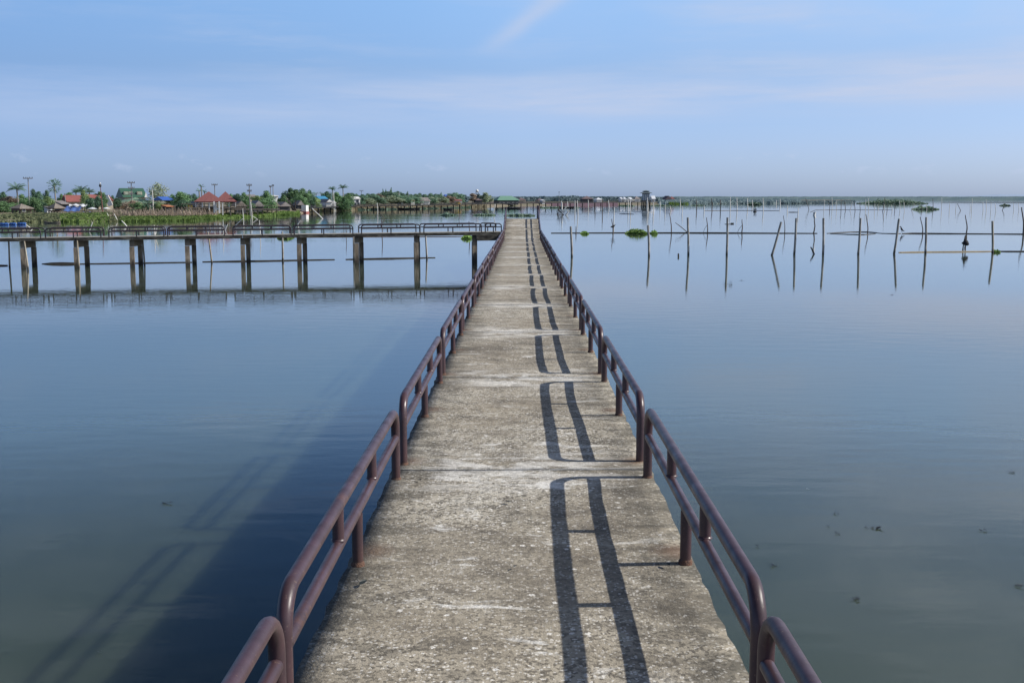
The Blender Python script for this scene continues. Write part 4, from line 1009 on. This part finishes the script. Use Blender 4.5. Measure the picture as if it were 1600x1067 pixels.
house('red_pavilion', 'left pavilion with red tiled hip roof and white columns over the water', 304, 349, 314.8, 299.3, 206, 'hip', m_cream, m_redroof, 5.2, 'pavilion', openf=True, cols=5, hipk=.95, wfrac=.9, eave=.3)
house('red_pavilion', 'right pavilion with red tiled hip roof behind the left one', 336, 369, 314.8, 299.3, 213, 'hip', m_cream, m_redroof, 4.8, 'pavilion', openf=True, cols=4, hipk=.95, wfrac=.9, eave=.3)
pvl = bpy.data.objects['red_pavilion']; Yq = 203.0
pz = lambda y: at(338, y, Yq).z - pvl.location.z
inv = Matrix.Rotation(-pvl.rotation_euler.z, 3, 'Z')
for x in (334.3, 342.3):
    q = inv @ (at(x, 311, Yq)-pvl.location); MB().box((q.x, q.y, (pz(314.9)+pz(333))/2), (.26, .26, pz(314.9)-pz(333))).build('column', m_white, pvl)
q = inv @ (at(338.3, 311, Yq)-pvl.location); MB().box((q.x, q.y-.02, (pz(325.5)+pz(328))/2), (wd(7.2, Yq), .10, pz(325.5)-pz(328))).build('balustrade', m_white, pvl)
# walkway platform under the pavilions
def platform(x0, x1, y0, Y0, Y1, label, n, z_up=.5):
    p = at(x0, y0, Y0); q = at(x1, y0-.3, Y1); t_ = empty('jetty', p, 0, label, 'jetty'); d = q-p
    MB().bar((0,0,0), tuple(d), 1.6, .22).build('deck', m_wood_dark, t_)
    MB().bar((0,0,.75), tuple(d+Vector((0,0,.75))), .10, .10).build('handrail', m_wood_dark, t_)
    for i in range(n+1):
        v = d*(i/n); MB().box((v.x, v.y, (v.z-p.z-1)/2-.1), (.18, .18, v.z+p.z+1)).build('pile', m_wood, t_)
        MB().box((v.x, v.y, v.z+.38), (.07, .07, .72)).build('post', m_wood_dark, t_)
    return t_
platform(283, 380, 325.2, 202, 214, 'dark low jetty running under the red pavilions', 14)
platform(360, 432, 327.3, 208, 236, 'dark low jetty right of the red pavilions', 9)
house('gabled_hut', 'thatched gable hut right of the right red pavilion', 364, 381, 322, 314.2, 226, 'gable_y', m_darkwall, m_thatch, 5, 'hut')
house('gabled_hut', 'steep tin-roofed hut right of the tall crossarm pole', 391, 408, 322, 313.5, 238, 'gable_y', m_darkwall, m_tin, 5, 'hut')
house('gabled_hut', 'low thatched hut among the middle trees', 419, 432, 322, 315.5, 256, 'gable_y', m_darkwall, m_thatch, 5, 'hut')
house('gabled_hut', 'tin-roofed hut left of the dark lift-net arms', 432, 449, 322, 315.5, 262, 'gable_y', m_darkwall, m_tin, 5, 'hut')
house('gabled_hut', 'small hut with grey gable behind the lift-net arms', 459, 470, 320, 313.3, 286, 'gable_y', m_darkwall, m_tin, 5, 'hut')
house('white_house', 'white upper storey with flat top seen above the trees by two power poles', 421, 432, 306.2, 305, 292, 'shed', m_white, m_white, 5)
house('tin_roofed_house', 'pale tin roof above the trees behind the tall crossarm pole', 382, 398, 307.5, 304.2, 276, 'gable_x', m_cream, m_tin, 5)
# white cabin on the water's edge
p = gnd(475, 333.2); cb = empty('cabin_boat', p, -.08, 'white box-shaped cabin boat with red base moored at the tip of the marsh grass', 'boat')
Yc = p.y; zc = at(475, 321, Yc).z; Wc = wd(7.4, Yc)
MB().box((0, 1, zc*.56), (Wc, 2.4, zc*.88)).build('cabin', m_white, cb); MB().box((0, 1, .12), (Wc*1.15, 2.9, .55)).build('base', m_redroof2, cb)
MB().box((-Wc*1.35, 1.2, .35), (Wc*1.9, 1.8, .7)).build('deck_house', m_white, cb)
for i in range(4): MB().box((-Wc*(.75+.38*i), .27, .45), (.42, .06, .30)).build('window', m_glass, cb)
MB().box((-Wc*.55, 1.2, zc*.7), (Wc*.9, 2.0, zc*.16)).build('awning', m_darkwall, cb)
# lift net arms
p = gnd(459, 333.8); ln_ = empty('lift_net', p, 0, 'dark slanting lift-net arms beside the white cabin boat', 'lift net')
for a, b_ in [((463, 331), (447, 309)), ((465, 331), (450, 312)), ((461, 331), (462, 314))]:
    q0 = at(*a, p.y)-p; q1 = at(*b_, p.y)-p; MB().tube([tuple(q0), tuple((q0+q1)/2+Vector((0,0,-.15))), tuple(q1)], [.16, .14, .09], 6).build('arm', m_wood_dark if a[0] != 463 else m_wood, ln_)
def net_plane(pts):
    vs = [tuple(at(*q, p.y)-p) for q in pts]; return MB().add(vs, [tuple(range(len(vs)))])
net_plane([(449, 311), (464, 330), (457, 330)]).build('net', m_darkwall, ln_)
house('turquoise_roofed_house', 'white house with a turquoise sheet roof beside the yellowish trees', 493, 508, 311.5, 306.5, 330, 'gable_x', m_white, m_blueroof2, 6)
house('white_gabled_house', 'white gable right of the turquoise roof', 503, 514, 316, 311, 322, 'gable_y', m_white, m_tin, 6, gable=m_white)
house('white_gabled_house', 'tiny white gable left of a pale power pole', 514, 522, 317, 313.5, 326, 'gable_y', m_white, m_white, 6, gable=m_white)
house('grey_shed', 'grey tin shed beside the end of the far footbridge', 480, 492, 317.5, 315.5, 310, 'shed', m_tin, m_tin, 4, 'shed')
house('white_two_storey_house', 'white two-storey house with stepped roof at the edge of the palms', 548, 560, 310.5, 307.5, 372, 'gable_x', m_white, m_white, 6, wins=[(-.25, .35, .9, 1.0), (.25, .35, .9, 1.0), (.1, .7, .9, .9)])
house('grey_gabled_house', 'long grey gable roofs in the middle of the distant tree line', 652, 669, 314, 308.8, 440, 'gable_x', m_white, m_tin, 7)
house('small_white_house', 'small white house below the distant conifers', 623, 628, 313.5, 312.5, 430, 'shed', m_white, m_white, 4)
house('small_white_house', 'small white house with orange roof left of the grey gable roofs', 639, 646, 313.6, 312.4, 432, 'shed', m_white, m_orange, 4)
house('blue_roofed_house', 'faint blue roof among the distant trees', 694, 708, 307.5, 304.2, 520, 'gable_x', m_cream, m_blueroof, 6)
house('small_white_house', 'small white house near the right end of the distant trees', 710, 721, 313.8, 311.5, 500, 'gable_x', m_white, m_redroof, 5)
house('small_white_house', 'white hut with yellow top beside the far footbridge', 712, 718, 319, 315.5, 440, 'gable_y', m_white, m_yellow, 4)
house('dark_roofed_house', 'dark-walled house under the pale tree left of the mint green hall', 741, 752, 313, 310.2, 540, 'hip', m_darkwall, m_brownroof, 6)
house('mint_roofed_hall', 'long hall with mint green sloping roof behind the far footbridge', 772, 809, 313, 306.2, 560, 'hip', m_darkwall, m_mintroof, 9, 'hall', wins=[(-.35, .5, 1.6, .7), (-.12, .5, 1.6, .7), (.12, .5, 1.6, .7), (.35, .5, 1.6, .7)], hipk=.45)
for a in [(808, 820, 312.5, 309, 'brown roofed house touching the right end of the mint green hall'), (838, 848, 313, 310, 'low reddish roofed house behind the walkway end post')]:
    house('brown_roofed_house', a[4], a[0], a[1], a[2], a[3], 640, 'hip', m_cream, m_brownroof, 7)
house('small_white_house', 'bright white building in the hazy tree line right of the walkway end', 845, 850, 313, 312, 620, 'shed', m_white, m_canvas, 5)
house('brown_roofed_house', 'dark brown hip roof left of the distant white houses', 907, 926, 311, 306.3, 700, 'hip', m_darkwall, m_brownroof, 8, hipk=.9)
for i, (x0, x1, ye, yt, lab) in enumerate([(929, 940, 312, 309, 'wide low white house leftmost of the distant white cluster'), (968, 971, 311, 308.5, 'narrow white house second of the distant white cluster'), (972, 977, 311, 307.5, 'white gabled house third of the distant white cluster'), (982, 986, 311.5, 308.5, 'white house with pale roof midway in the distant cluster'), (989, 999, 311, 306.8, 'largest white house left of the pavilion'), (1017, 1023, 311, 306, 'white house right behind the pavilion')]):
    house('distant_white_house', lab, x0, x1, ye, yt, 760, 'gable_x' if i % 2 else 'hip', m_white, m_canvas if i != 4 else m_tin, 7, group='distant white houses')
house('brown_roofed_house', 'brown gabled house right of the pavilion', 1036, 1048, 312, 306.2, 740, 'gable_y', m_brownroof, m_brownroof, 7)
house('distant_white_house', 'white house attached to the brown gabled house right of the pavilion', 1045, 1053, 311, 307, 745, 'hip', m_white, m_redroof, 6, group='distant white houses')
# red embankment
pA, pB = at(736, 321.0, 600), at(966, 320.4, 640); zt = at(850, 316.7, 618).z
g = MB(); n = 40; vs = []
for i in range(n+1):
    q = pA.lerp(pB, i/n)-pA; wv = .25*noise.noise(Vector((i*.7, 0, 0))); vs += [(q.x, q.y, -pA.z-.4), (q.x, q.y+3, zt-pA.z+wv), (q.x, q.y+6, zt-pA.z+wv), (q.x, q.y+7, -pA.z-.4)]
g.add(vs, [(i*4+k, (i+1)*4+k, (i+1)*4+k+1, i*4+k+1) for i in range(n) for k in range(3)])
tag(g.build('red_embankment', m_redwall, None, pA), 'long reddish embankment wall seen through the legs of the far footbridge', 'embankment')
# far footbridge
FB = [(476, 321.6, 333), (540, 319.6, 328.6), (640, 318.2, 327.6), (720, 316.6, 326.6), (800, 315.2, 325.6), (880, 314.7, 325), (960, 314.2, 323.6), (1016, 313.8, 322.6)]
def fbp(px):
    for a, b_ in zip(FB[:-1], FB[1:]):
        if a[0] <= px <= b_[0]:
            s = (px-a[0])/(b_[0]-a[0]); return a[1]+(b_[1]-a[1])*s, a[2]+(b_[2]-a[2])*s
def fpt(px): yt, yb = fbp(px); p = gnd(px, yb); return p, at(px, yt, p.y).z
fo, _ = fpt(480); fb = empty('far_footbridge', fo, 0, 'long dark distant footbridge on thin legs leading to the pavilion', 'footbridge')
pxl = [478+9.6*i for i in range(57)]
nodes = [fpt(min(x, 1015.5)) for x in pxl]
m_fb = bm('dark_footbridge', (.012, .012, .014), 60, (.009, .009, .01))
for i in range(len(nodes)-1):
    (a, za), (b_, zb_) = nodes[i], nodes[i+1]; a = a-fo; b_ = b_-fo
    if i % 2 == 0 and i+2 < len(nodes):
        c_, zc_ = nodes[i+2]; c_ = c_-fo
        MB().bar((a.x, a.y, za-.62), (c_.x, c_.y, zc_-.62), 1.8, .30).build('deck', m_fb, fb)
        MB().bar((a.x, a.y, za-.06), (c_.x, c_.y, zc_-.06), .14, .14).bar((a.x, a.y, za-.26), (c_.x, c_.y, zc_-.26), .08, .08).build('handrail', m_fb, fb)
for i, (a, za) in enumerate(nodes):
    a = a-fo; MB().box((a.x, a.y, (za-.8-1)/2), (.34, .34, za-.8+1)).build('leg', m_fb, fb)
# pavilion at the bridge end
pv, _ = fpt(1009); pv = gnd(1009, 322.4); Yp = pv.y
pav = empty('lake_pavilion', pv, 0, 'two-tier grey hip-roofed pavilion on stilts at the end of the far footbridge', 'pavilion')
m_pvroof = bm('grey_green_roof', (.15, .19, .19), 500, (.11, .14, .15)); m_pvwall = bm('pale_grey_wall', (.52, .54, .55), 500)
def zy(y): return at(1009, y, Yp).z
Wp = wd(17.5, Yp); zf = zy(313.2)
roof_mesh('hip', Wp, Wp*.8, zy(298)-zy(301.8), 0, .15, hipk=.9).build('roof', m_pvroof, pav, (0, 0, zy(301.8)))
MB().box((0, 0, (zy(301.9)+zy(303.6))/2-.06), (wd(11, Yp), wd(9, Yp), zy(301.9)-zy(303.6)-.14)).build('clerestory', m_darkwall, pav)
roof_mesh('hip', Wp*.62, Wp*.56, .5, 0, .12, hipk=.9).build('upper_roof', m_pvroof, pav, (0, 0, zy(298.9)))
MB().box((0, .2, (zy(303.7)+zf)/2), (wd(10.6, Yp), wd(8.5, Yp), zy(303.7)-zf-.05)).build('wall', m_pvwall, pav)
for i in range(4): MB().box((wd(-4.4+2.9*i, Yp), -wd(4.6, Yp), (zy(303.7)+zf)/2), (.24, .24, zy(303.7)-zf)).build('column', m_white, pav)
MB().box((0, 0, zf-.2), (wd(15.5, Yp), wd(12, Yp), .36)).build('floor', m_fb, pav)
for i in range(5):
    for s in (-1, 1): MB().box((wd(-6+3*i, Yp), s*wd(4.6, Yp), (zf-.4-1)/2), (.36, .36, zf-.4+1)).build('stilt', m_pile, pav)

# power poles, lamp, masts
for a in [(45.5, 277, 330, 215, 'tall utility pole with one wide crossarm, leftmost of the village', 1, 14), (206, 284, 320, 225, 'utility pole with three crossarms in front of the green dormered roof', 3, 11), (336, 287.5, 300, 250, 'utility pole with one crossarm behind the red pavilions', 1, 9), (390, 288, 336, 214, 'tall utility pole with two crossarms right of the red pavilions', 2, 8), (423, 290.5, 318, 275, 'left one of two neighbouring utility poles above the middle trees', 1, 4), (427, 289, 318, 282, 'right one of two neighbouring utility poles above the middle trees', 1, 3), (565, 297.5, 310, 420, 'faint thin utility pole left of the distant conifers', 1, 6), (873.5, 300, 314, 640, 'thin mast rising above the hazy tree line right of the walkway end', 1, 2)]:
    power_pole(a[0], a[1], a[2], a[3], a[4], a[5], a[6])
MB().tube([(0,0,4), (0,0,6.7)], .05, 5).build('lightning_rod', m_pole, bpy.data.objects['utility_pole.003'], (0, 0, 0))
for x, yt, Y, lab in [(479.5, 296, 330, 'bare pale pole in front of the tallest middle trees'), (521.5, 299, 320, 'bare pale pole between the white gables and the round tree'), (547, 303, 372, 'bare grey pole left of the white two-storey house'), (607.5, 297, 430, 'bare pale pole in front of the distant conifers'), (623.5, 301.5, 430, 'bare white pole above a small white house'), (638, 302, 432, 'bare grey pole above the white house with orange roof'), (238.5, 297, 230, 'thin white pole in front of the pale tree'), (101.5, 303, 225, 'thin brown pole at the left end of the wide red roof')]:
    z0 = gz(x, Y)-.3; p = at(x, 311, Y); p.z = z0; hh = at(x, yt, Y).z-z0
    tag(MB().tube([(0,0,0), (.05,0,hh*.5), (0,0,hh)], [.11, .10, .08], 7).build('bare_pole', m_pole if 'grey' in lab or 'brown' in lab else m_whitestick, None, p), lab, 'pole', 'bare poles on the shore')
Yl = 206; p = at(158, 311, Yl); z0 = gz(158, Yl)-.2; p.z = z0; hh = at(158, 291.5, Yl).z-z0
lp = empty('street_lamp', p, 0, 'tall street lamp with dark head and reddish post on the bank', 'street lamp')
MB().tube([(.2,0,-.3), (.1,0,hh*.5), (-.05,0,hh)], [.10, .08, .06], 8).build('post', m_redroof, lp); MB().tube([(-.05,0,hh-.15), (-.05,0,hh+.05), (-.05,0,hh+.35), (-.05,0,hh+.42)], [.12, .26, .20, .05], 8).build('lamp_head', m_darkwall, lp)
MB().tube([(-.05,0,hh+.42), (-.05,0,hh+.6), (-.05,0,hh+.7)], [.05, .18, .04], 8).build('lamp_globe', m_white, lp)
p = at(745.5, 311, 560); z0 = gz(745, 560); p.z = z0; wt = empty('water_tower', p, 0, 'small white ball-shaped water tank on dark legs above the distant trees', 'water tower')
zt = at(745.5, 296, 560).z-z0; g = MB(); rr = .75
g.tube([(0,0,zt-2*rr+.02), (0,0,zt-1.75*rr), (0,0,zt-1.3*rr), (0,0,zt-.7*rr), (0,0,zt-.25*rr), (0,0,zt)], [.1, .68*rr, .97*rr, .97*rr, .66*rr, .05], 12); g.build('tank', m_white, wt)
for sx_, sy_ in ((-.5,-.5), (.5,-.5), (.5,.5), (-.5,.5)): MB().tube([(sx_*1.6, sy_*1.6, -.2), (sx_, sy_, zt-1.6*rr)], .14, 5).build('leg', m_darkwall, wt)

# boats at the left bank
BB = 'blue drums floating at the left bank'
def drum(px, py, Lm, rz, label):
    p = gnd(px, py); t_ = empty('floating_drum', p, rz, label, 'drum', BB); r = .19
    MB().tube([(-Lm/2, 0, .10), (-Lm/2+.04, 0, .10), (-Lm*.18, 0, .10), (-Lm*.16, 0, .10), (-Lm*.13, 0, .10), (Lm*.13, 0, .10), (Lm*.16, 0, .10), (Lm*.18, 0, .10), (Lm/2-.04, 0, .10), (Lm/2, 0, .10)], [r*.92, r, r, r*1.06, r, r, r*1.06, r, r, r*.92], 14).build('barrel', m_blueboat, t_)
    MB().tube([(Lm/2, .1, .18), (Lm/2+.04, .1, .18), (Lm/2+.05, .1, .18)], [.05, .05, .03], 8).build('bung', m_white, t_)
drum(7, 351.6, 1.05, .1, 'blue drum float nearest the left frame edge'); drum(20, 351.3, .95, -.1, 'brighter blue drum float in the middle of the row'); drum(34, 351, 1.1, .05, 'blue drum float at the right end of the row')
boat(82, 348.9, 2.4, 'long flat brown wooden boat at the bank right of the blue drums', m_wood, .05, None, .7).scale = (1, 1, .45)
boat(136, 340.5, 1.4, 'small grey-blue boat drawn up in the bank grass', m_tarpb, .05, None, 1.0).location.z = .5
boat(885, 325.4, 6, 'dark low boat under the far footbridge right of the walkway end', m_black, 0, None, 1.2); boat(803, 327, 4.5, 'tiny dark boat under the far footbridge behind the walkway end', m_black, 0, None, 1)
boat(635, 327.6, 6, 'left dark boat moored under the far footbridge before the tree line', m_black, .05, None, 1.3); boat(645, 327.2, 5, 'right dark boat moored under the far footbridge before the tree line', m_black, -.05, None, 1.3)
boat(700, 328.2, 3, 'small dark boat alone right of the moored pair', m_black, 0, None, 1)
# stake fence
r_ = random.Random(8); sfp = gnd(288, 339); sf = empty('stake_fence', sfp, 0, 'row of brown bamboo stakes and brush along the bank left of the red pavilions', 'fence')
for i in range(46):
    x = 228+i*2.55+r_.uniform(-.8, .8); yb = shore_y(x)-r_.uniform(2, 7); p = gnd(x, yb, .1); yt = 326.5+r_.uniform(-4, 4)-(2 if x > 270 else 0); q = at(x+r_.uniform(-1, 1), yt, p.y)
    MB().tube([tuple(p-sfp-Vector((0,0,.4))), tuple((p+q)/2-sfp), tuple(q-sfp)], [.075, .07, .05], 5).build('stake', m_bamboo if r_.random() < .35 else m_wood, sf)
for i in range(2):
    p = gnd(190+i*4, 342, .3); q = gnd(240, 338.5, .4)
# dry brush bank
g = MB(); r_ = random.Random(4); o0 = gnd(215, 342)
for i in range(1500):
    x = r_.uniform(172, 345); Y = shoreY(x)+r_.uniform(5, 20); p = at(x, 311, Y); p.z = gz(x, Y); a = r_.uniform(0, 6.28); l_ = r_.uniform(.5, 1.5); d = Vector((math.cos(a)*l_*.5, math.sin(a)*l_*.5, l_*r_.uniform(.3, 1)))
    s = Vector((-math.sin(a), math.cos(a), 0))*.07; p = p-o0; g.add([p-s, p+s, p+d+s*.5, p+d-s*.5], [(0,1,2,3)])
tag(g.build('dry_brush', m_treebrown, None, o0), 'dry brown brush covering the bank behind the bright marsh grass', 'brush', None, 'stuff')

# trees and palms of the village
VG = 'trees of the lakeside village'
for a in [
 (6, 299.5, 14, 232, 'round', m_treedark, 'dark round tree at the left frame edge'),
 (15, 305, 26, 222, 'bush', m_treebrown, 'reddish brown dry bush at the left frame edge'),
 (3, 313, 18, 200, 'bush', m_tree, 'green shrub cut by the left frame edge beside the thatched hut'),
 (19, 315, 16, 203, 'bush', m_tree, 'green shrub just left of the thatched hut roof'),
 (34, 303.5, 20, 224, 'round2', m_tree, 'mid green tree under the leftmost palm'),
 (53, 295, 12, 236, 'tall', m_treedark, 'dark tree right of the leftmost utility pole'),
 (61, 299, 13, 234, 'round', m_treedark, 'dark tree between the utility pole and the fan palm'),
 (73, 296.5, 11, 236, 'tall', m_treedark, 'narrow dark tree directly left of the fan palm'),
 (38, 310, 16, 206, 'bush', m_tree, 'green shrub above the thatched hut'),
 (52, 308, 20, 200, 'round', m_tree, 'layered green tree between the two thatched huts'),
 (63, 313, 18, 204, 'bush', m_treedark, 'dark low shrub above the white shed'),
 (74, 307, 20, 210, 'round2', m_treeyel, 'lighter green tree at the foot of the fan palm'),
 (96, 303, 11, 240, 'round2', m_tree, 'small tree right of the fan palm'),
 (109, 300.5, 17, 252, 'round', m_tree, 'tree behind the left end of the wide red roof'),
 (131, 296.5, 12, 218, 'tall', m_treeyel, 'yellow-green tree splitting the red roofs'),
 (142, 309, 15, 212, 'round', m_treedark, 'dark round tree in front of the right red roof'),
 (153, 306, 16, 210, 'round2', m_treedark, 'dark tree left of the street lamp post'),
 (156, 299, 18, 250, 'round', m_tree, 'tree behind the street lamp head'),
 (163, 303, 12, 216, 'tall', m_tree, 'green tree right of the street lamp'),
 (176, 305.5, 10, 244, 'round2', m_treedark, 'small dark tree between red roof and green roof'),
 (182, 309, 14, 238, 'round', m_treedark, 'dark tree at the left end of the pale green roof'),
 (207, 312, 26, 218, 'bush', m_treebrown, 'brownish tree in front of the pale green roof'),
 (214, 315, 18, 214, 'bush', m_tree, 'green shrub in front of the pale green roof'),
 (228, 318, 12, 214, 'bush', m_treedark, 'dark shrub at the right end of the pale green roof'),
 (247, 284.5, 31, 244, 'sparse', m_treepale, 'tall thin-leaved pale olive tree right of the green house'),
 (248, 315, 13, 218, 'bush', m_treeyel, 'light green shrub under the blue shed roof'),
 (269, 303.5, 15, 240, 'round2', m_tree, 'tree just right of the blue shed'),
 (281, 299.5, 26, 226, 'round', m_tree, 'broad dark green tree left of the red pavilions'),
 (295, 303.5, 19, 232, 'round2', m_treedark, 'dark tree touching the left red pavilion roof'),
 (285, 311, 22, 216, 'bush', m_treedark, 'low dark shrub below the broad tree'),
 (304, 302.5, 14, 252, 'tall', m_treedark, 'dark tree behind the left slope of the red roof'),
 (361, 303, 14, 258, 'round2', m_tree, 'tree behind the right slope of the second red roof'),
 (372, 302.5, 18, 250, 'round', m_treedark, 'dark tree right of the red pavilions'),
 (381, 300.8, 16, 262, 'round2', m_tree, 'tree left of the tall crossarm pole'),
 (383, 311, 20, 232, 'bush', m_tree, 'low shrub left of the tall crossarm pole'),
 (402, 305.5, 18, 262, 'round', m_treeyel, 'light green tree right of the tall crossarm pole'),
 (416, 297.5, 19, 270, 'tall', m_tree, 'taller bright tree left of the two neighbouring poles'),
 (413, 308, 24, 250, 'bush', m_tree, 'broad green shrub below the two neighbouring poles'),
 (443, 304.5, 17, 280, 'round2', m_tree, 'tree right of the white upper storey'),
 (454, 293.5, 19, 300, 'tall', m_treedark, 'tall dark tree leftmost of the high middle group'),
 (463, 296, 20, 296, 'round', m_tree, 'broad tree in the middle of the high middle group'),
 (474, 294, 17, 304, 'tall', m_tree, 'tall tree rightmost peak of the high middle group'),
 (484, 297, 15, 310, 'round2', m_treedark, 'dark tree at the right end of the high middle group'),
 (470, 304, 20, 290, 'bush', m_tree, 'lower green tree in front of the high middle group'),
 (492, 306, 17, 312, 'bush', m_treeyel, 'yellowish bush left of the turquoise roof'),
 (511, 299, 16, 336, 'round', m_treedark, 'dark round tree right of the turquoise roof'),
 (526, 300, 20, 340, 'round2', m_tree, 'broad tree between the two taller palms'),
 (545, 301.5, 17, 352, 'round', m_tree, 'tree right of the tallest middle palm'),
 (538, 306, 20, 330, 'bush', m_tree, 'low bush below the tallest middle palm')]:
    tree(*a, group=VG)
PG = 'palms of the lakeside village'
for a, kw in [((27, 286.5, 25, 220, 'bushy coconut palm leftmost in the village'), {}), ((86, 283, 20, 218, 'tall fan palm with a ball crown on a pale trunk'), dict(kind='fan')), ((127, 291.5, 22, 250, 'larger coconut palm behind the red roofs'), {}), ((140, 295, 15, 254, 'smaller coconut palm behind the red roofs'), {}), ((119, 296, 12, 254, 'small palm left of the larger palm behind the red roofs'), {}), ((315, 288.5, 10, 236, 'slim palm with a small crown left of the red pavilions'), dict(fronds=10)), ((311.5, 295, 11, 234, 'shorter palm beside the slim palm'), dict(fronds=10)), ((320, 297, 10, 244, 'small palm just above the left red roof'), dict(fronds=10)), ((494, 300, 7, 340, 'small dark palm left above the turquoise roof'), dict(fronds=10)), ((502, 300, 7, 344, 'small dark palm right above the turquoise roof'), dict(fronds=10)), ((519.5, 292.5, 11, 338, 'palm rising above the tree between white gables and tallest palm'), {}), ((536, 289, 14, 344, 'tallest palm of the middle shore'), {})]:
    palm(*a, PG, **kw)
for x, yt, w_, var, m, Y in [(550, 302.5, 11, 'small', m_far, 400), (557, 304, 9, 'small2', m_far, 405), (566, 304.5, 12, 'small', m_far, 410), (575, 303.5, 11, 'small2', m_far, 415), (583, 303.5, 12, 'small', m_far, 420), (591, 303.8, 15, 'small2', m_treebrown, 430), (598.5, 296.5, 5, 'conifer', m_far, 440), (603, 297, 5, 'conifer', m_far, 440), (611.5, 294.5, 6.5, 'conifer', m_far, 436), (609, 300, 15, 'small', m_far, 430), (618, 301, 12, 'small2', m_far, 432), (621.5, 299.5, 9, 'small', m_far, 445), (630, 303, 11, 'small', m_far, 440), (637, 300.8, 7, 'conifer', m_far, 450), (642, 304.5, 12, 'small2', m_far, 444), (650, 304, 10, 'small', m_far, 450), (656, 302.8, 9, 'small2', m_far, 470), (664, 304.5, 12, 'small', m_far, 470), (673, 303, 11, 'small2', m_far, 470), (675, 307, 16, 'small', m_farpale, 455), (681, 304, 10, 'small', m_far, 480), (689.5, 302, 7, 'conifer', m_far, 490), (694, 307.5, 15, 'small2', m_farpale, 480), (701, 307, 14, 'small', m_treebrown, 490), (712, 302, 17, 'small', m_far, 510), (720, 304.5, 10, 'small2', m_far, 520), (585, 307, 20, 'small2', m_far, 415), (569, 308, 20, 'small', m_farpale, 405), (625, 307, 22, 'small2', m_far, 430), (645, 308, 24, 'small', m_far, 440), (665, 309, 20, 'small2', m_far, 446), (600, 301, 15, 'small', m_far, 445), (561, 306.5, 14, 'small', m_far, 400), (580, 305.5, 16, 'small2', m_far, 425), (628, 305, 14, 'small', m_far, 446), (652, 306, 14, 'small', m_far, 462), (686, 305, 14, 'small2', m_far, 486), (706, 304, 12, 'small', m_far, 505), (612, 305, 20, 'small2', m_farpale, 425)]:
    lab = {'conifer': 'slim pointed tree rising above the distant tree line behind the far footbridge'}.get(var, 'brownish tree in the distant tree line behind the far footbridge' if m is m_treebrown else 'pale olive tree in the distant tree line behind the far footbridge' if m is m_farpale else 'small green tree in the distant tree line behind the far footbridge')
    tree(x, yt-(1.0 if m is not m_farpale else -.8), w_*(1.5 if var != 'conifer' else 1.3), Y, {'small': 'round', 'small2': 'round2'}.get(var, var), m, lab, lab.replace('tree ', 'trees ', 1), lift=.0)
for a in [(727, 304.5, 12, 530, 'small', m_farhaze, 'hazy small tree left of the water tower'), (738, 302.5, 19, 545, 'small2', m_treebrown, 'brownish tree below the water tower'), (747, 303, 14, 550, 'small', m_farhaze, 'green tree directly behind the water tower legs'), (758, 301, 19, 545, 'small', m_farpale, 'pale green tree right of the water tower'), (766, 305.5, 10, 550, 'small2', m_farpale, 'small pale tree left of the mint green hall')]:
    tree(*a, group=None, lift=.02)
# hazy wood far behind the footbridge: one mass
g = MB(); r_ = random.Random(21); o0 = at(900, 311, 900); o0.z = 0
def woodtop(px): return 308.6 + 1.3*noise.noise(Vector((px*.09, 2, 0))) + .9*noise.noise(Vector((px*.31, 5, 0))) - (.8 if 870 < px < 905 else 0) + max(0, (px-1000)*.03)
for i in range(7500):
    px = r_.uniform(795, 1060); Y = r_.uniform(820, 980); zt = at(px, woodtop(px), Y).z; z = r_.random()**.6*zt; p = at(px, 311, Y); p.z = max(.2, z); p = p-o0
    l_ = r_.uniform(.7, 1.5); nn = Vector((r_.gauss(0, 1), r_.gauss(0, 1)-.8, r_.gauss(.4, 1))).normalized(); u = nn.orthogonal().normalized()*l_; v_ = nn.cross(u)*.8
    g.add([p-u, p-v_, p+u, p+v_], [(0,1,2,3)])
tag(g.build('far_wood', m_farhaze, None, o0), 'bluish hazy wood along the shore behind the far footbridge', 'wood', None, 'stuff')

DL = 'dead leaves lying on the walkway'
for px, py, sz_, lab in [(794, 785, .022, 'dark dead leaf on the walkway left of the rail shadow'), (805, 886, .018, 'tiny dark leaf on the walkway near the middle post shadow'), (567, 912, .030, 'brown dead leaf beside the left railing post'), (655, 751, .02, 'dead leaf beside the left rail gap'), (1040, 884, .03, 'dead leaf at the foot of the right middle post')]:
    p = gnd(px, py, ZD); p.z = ZD+.006; g = MB(); a = px*.7; u = Vector((math.cos(a), math.sin(a), 0))*sz_; v_ = Vector((-math.sin(a), math.cos(a), 0))*sz_*.45; zz_ = Vector((0, 0, sz_*.35))
    g.add([-u, -u*.3+v_+zz_*.4, u*.5+v_*.8+zz_, u*1.1+zz_*.5, u*.5-v_*.8+zz_*.6, -u*.3-v_+zz_*.2], [(0,5,4,3,2,1)]); tag(g.build('dead_leaf', m_leafbits, None, p), lab, 'leaf', DL)
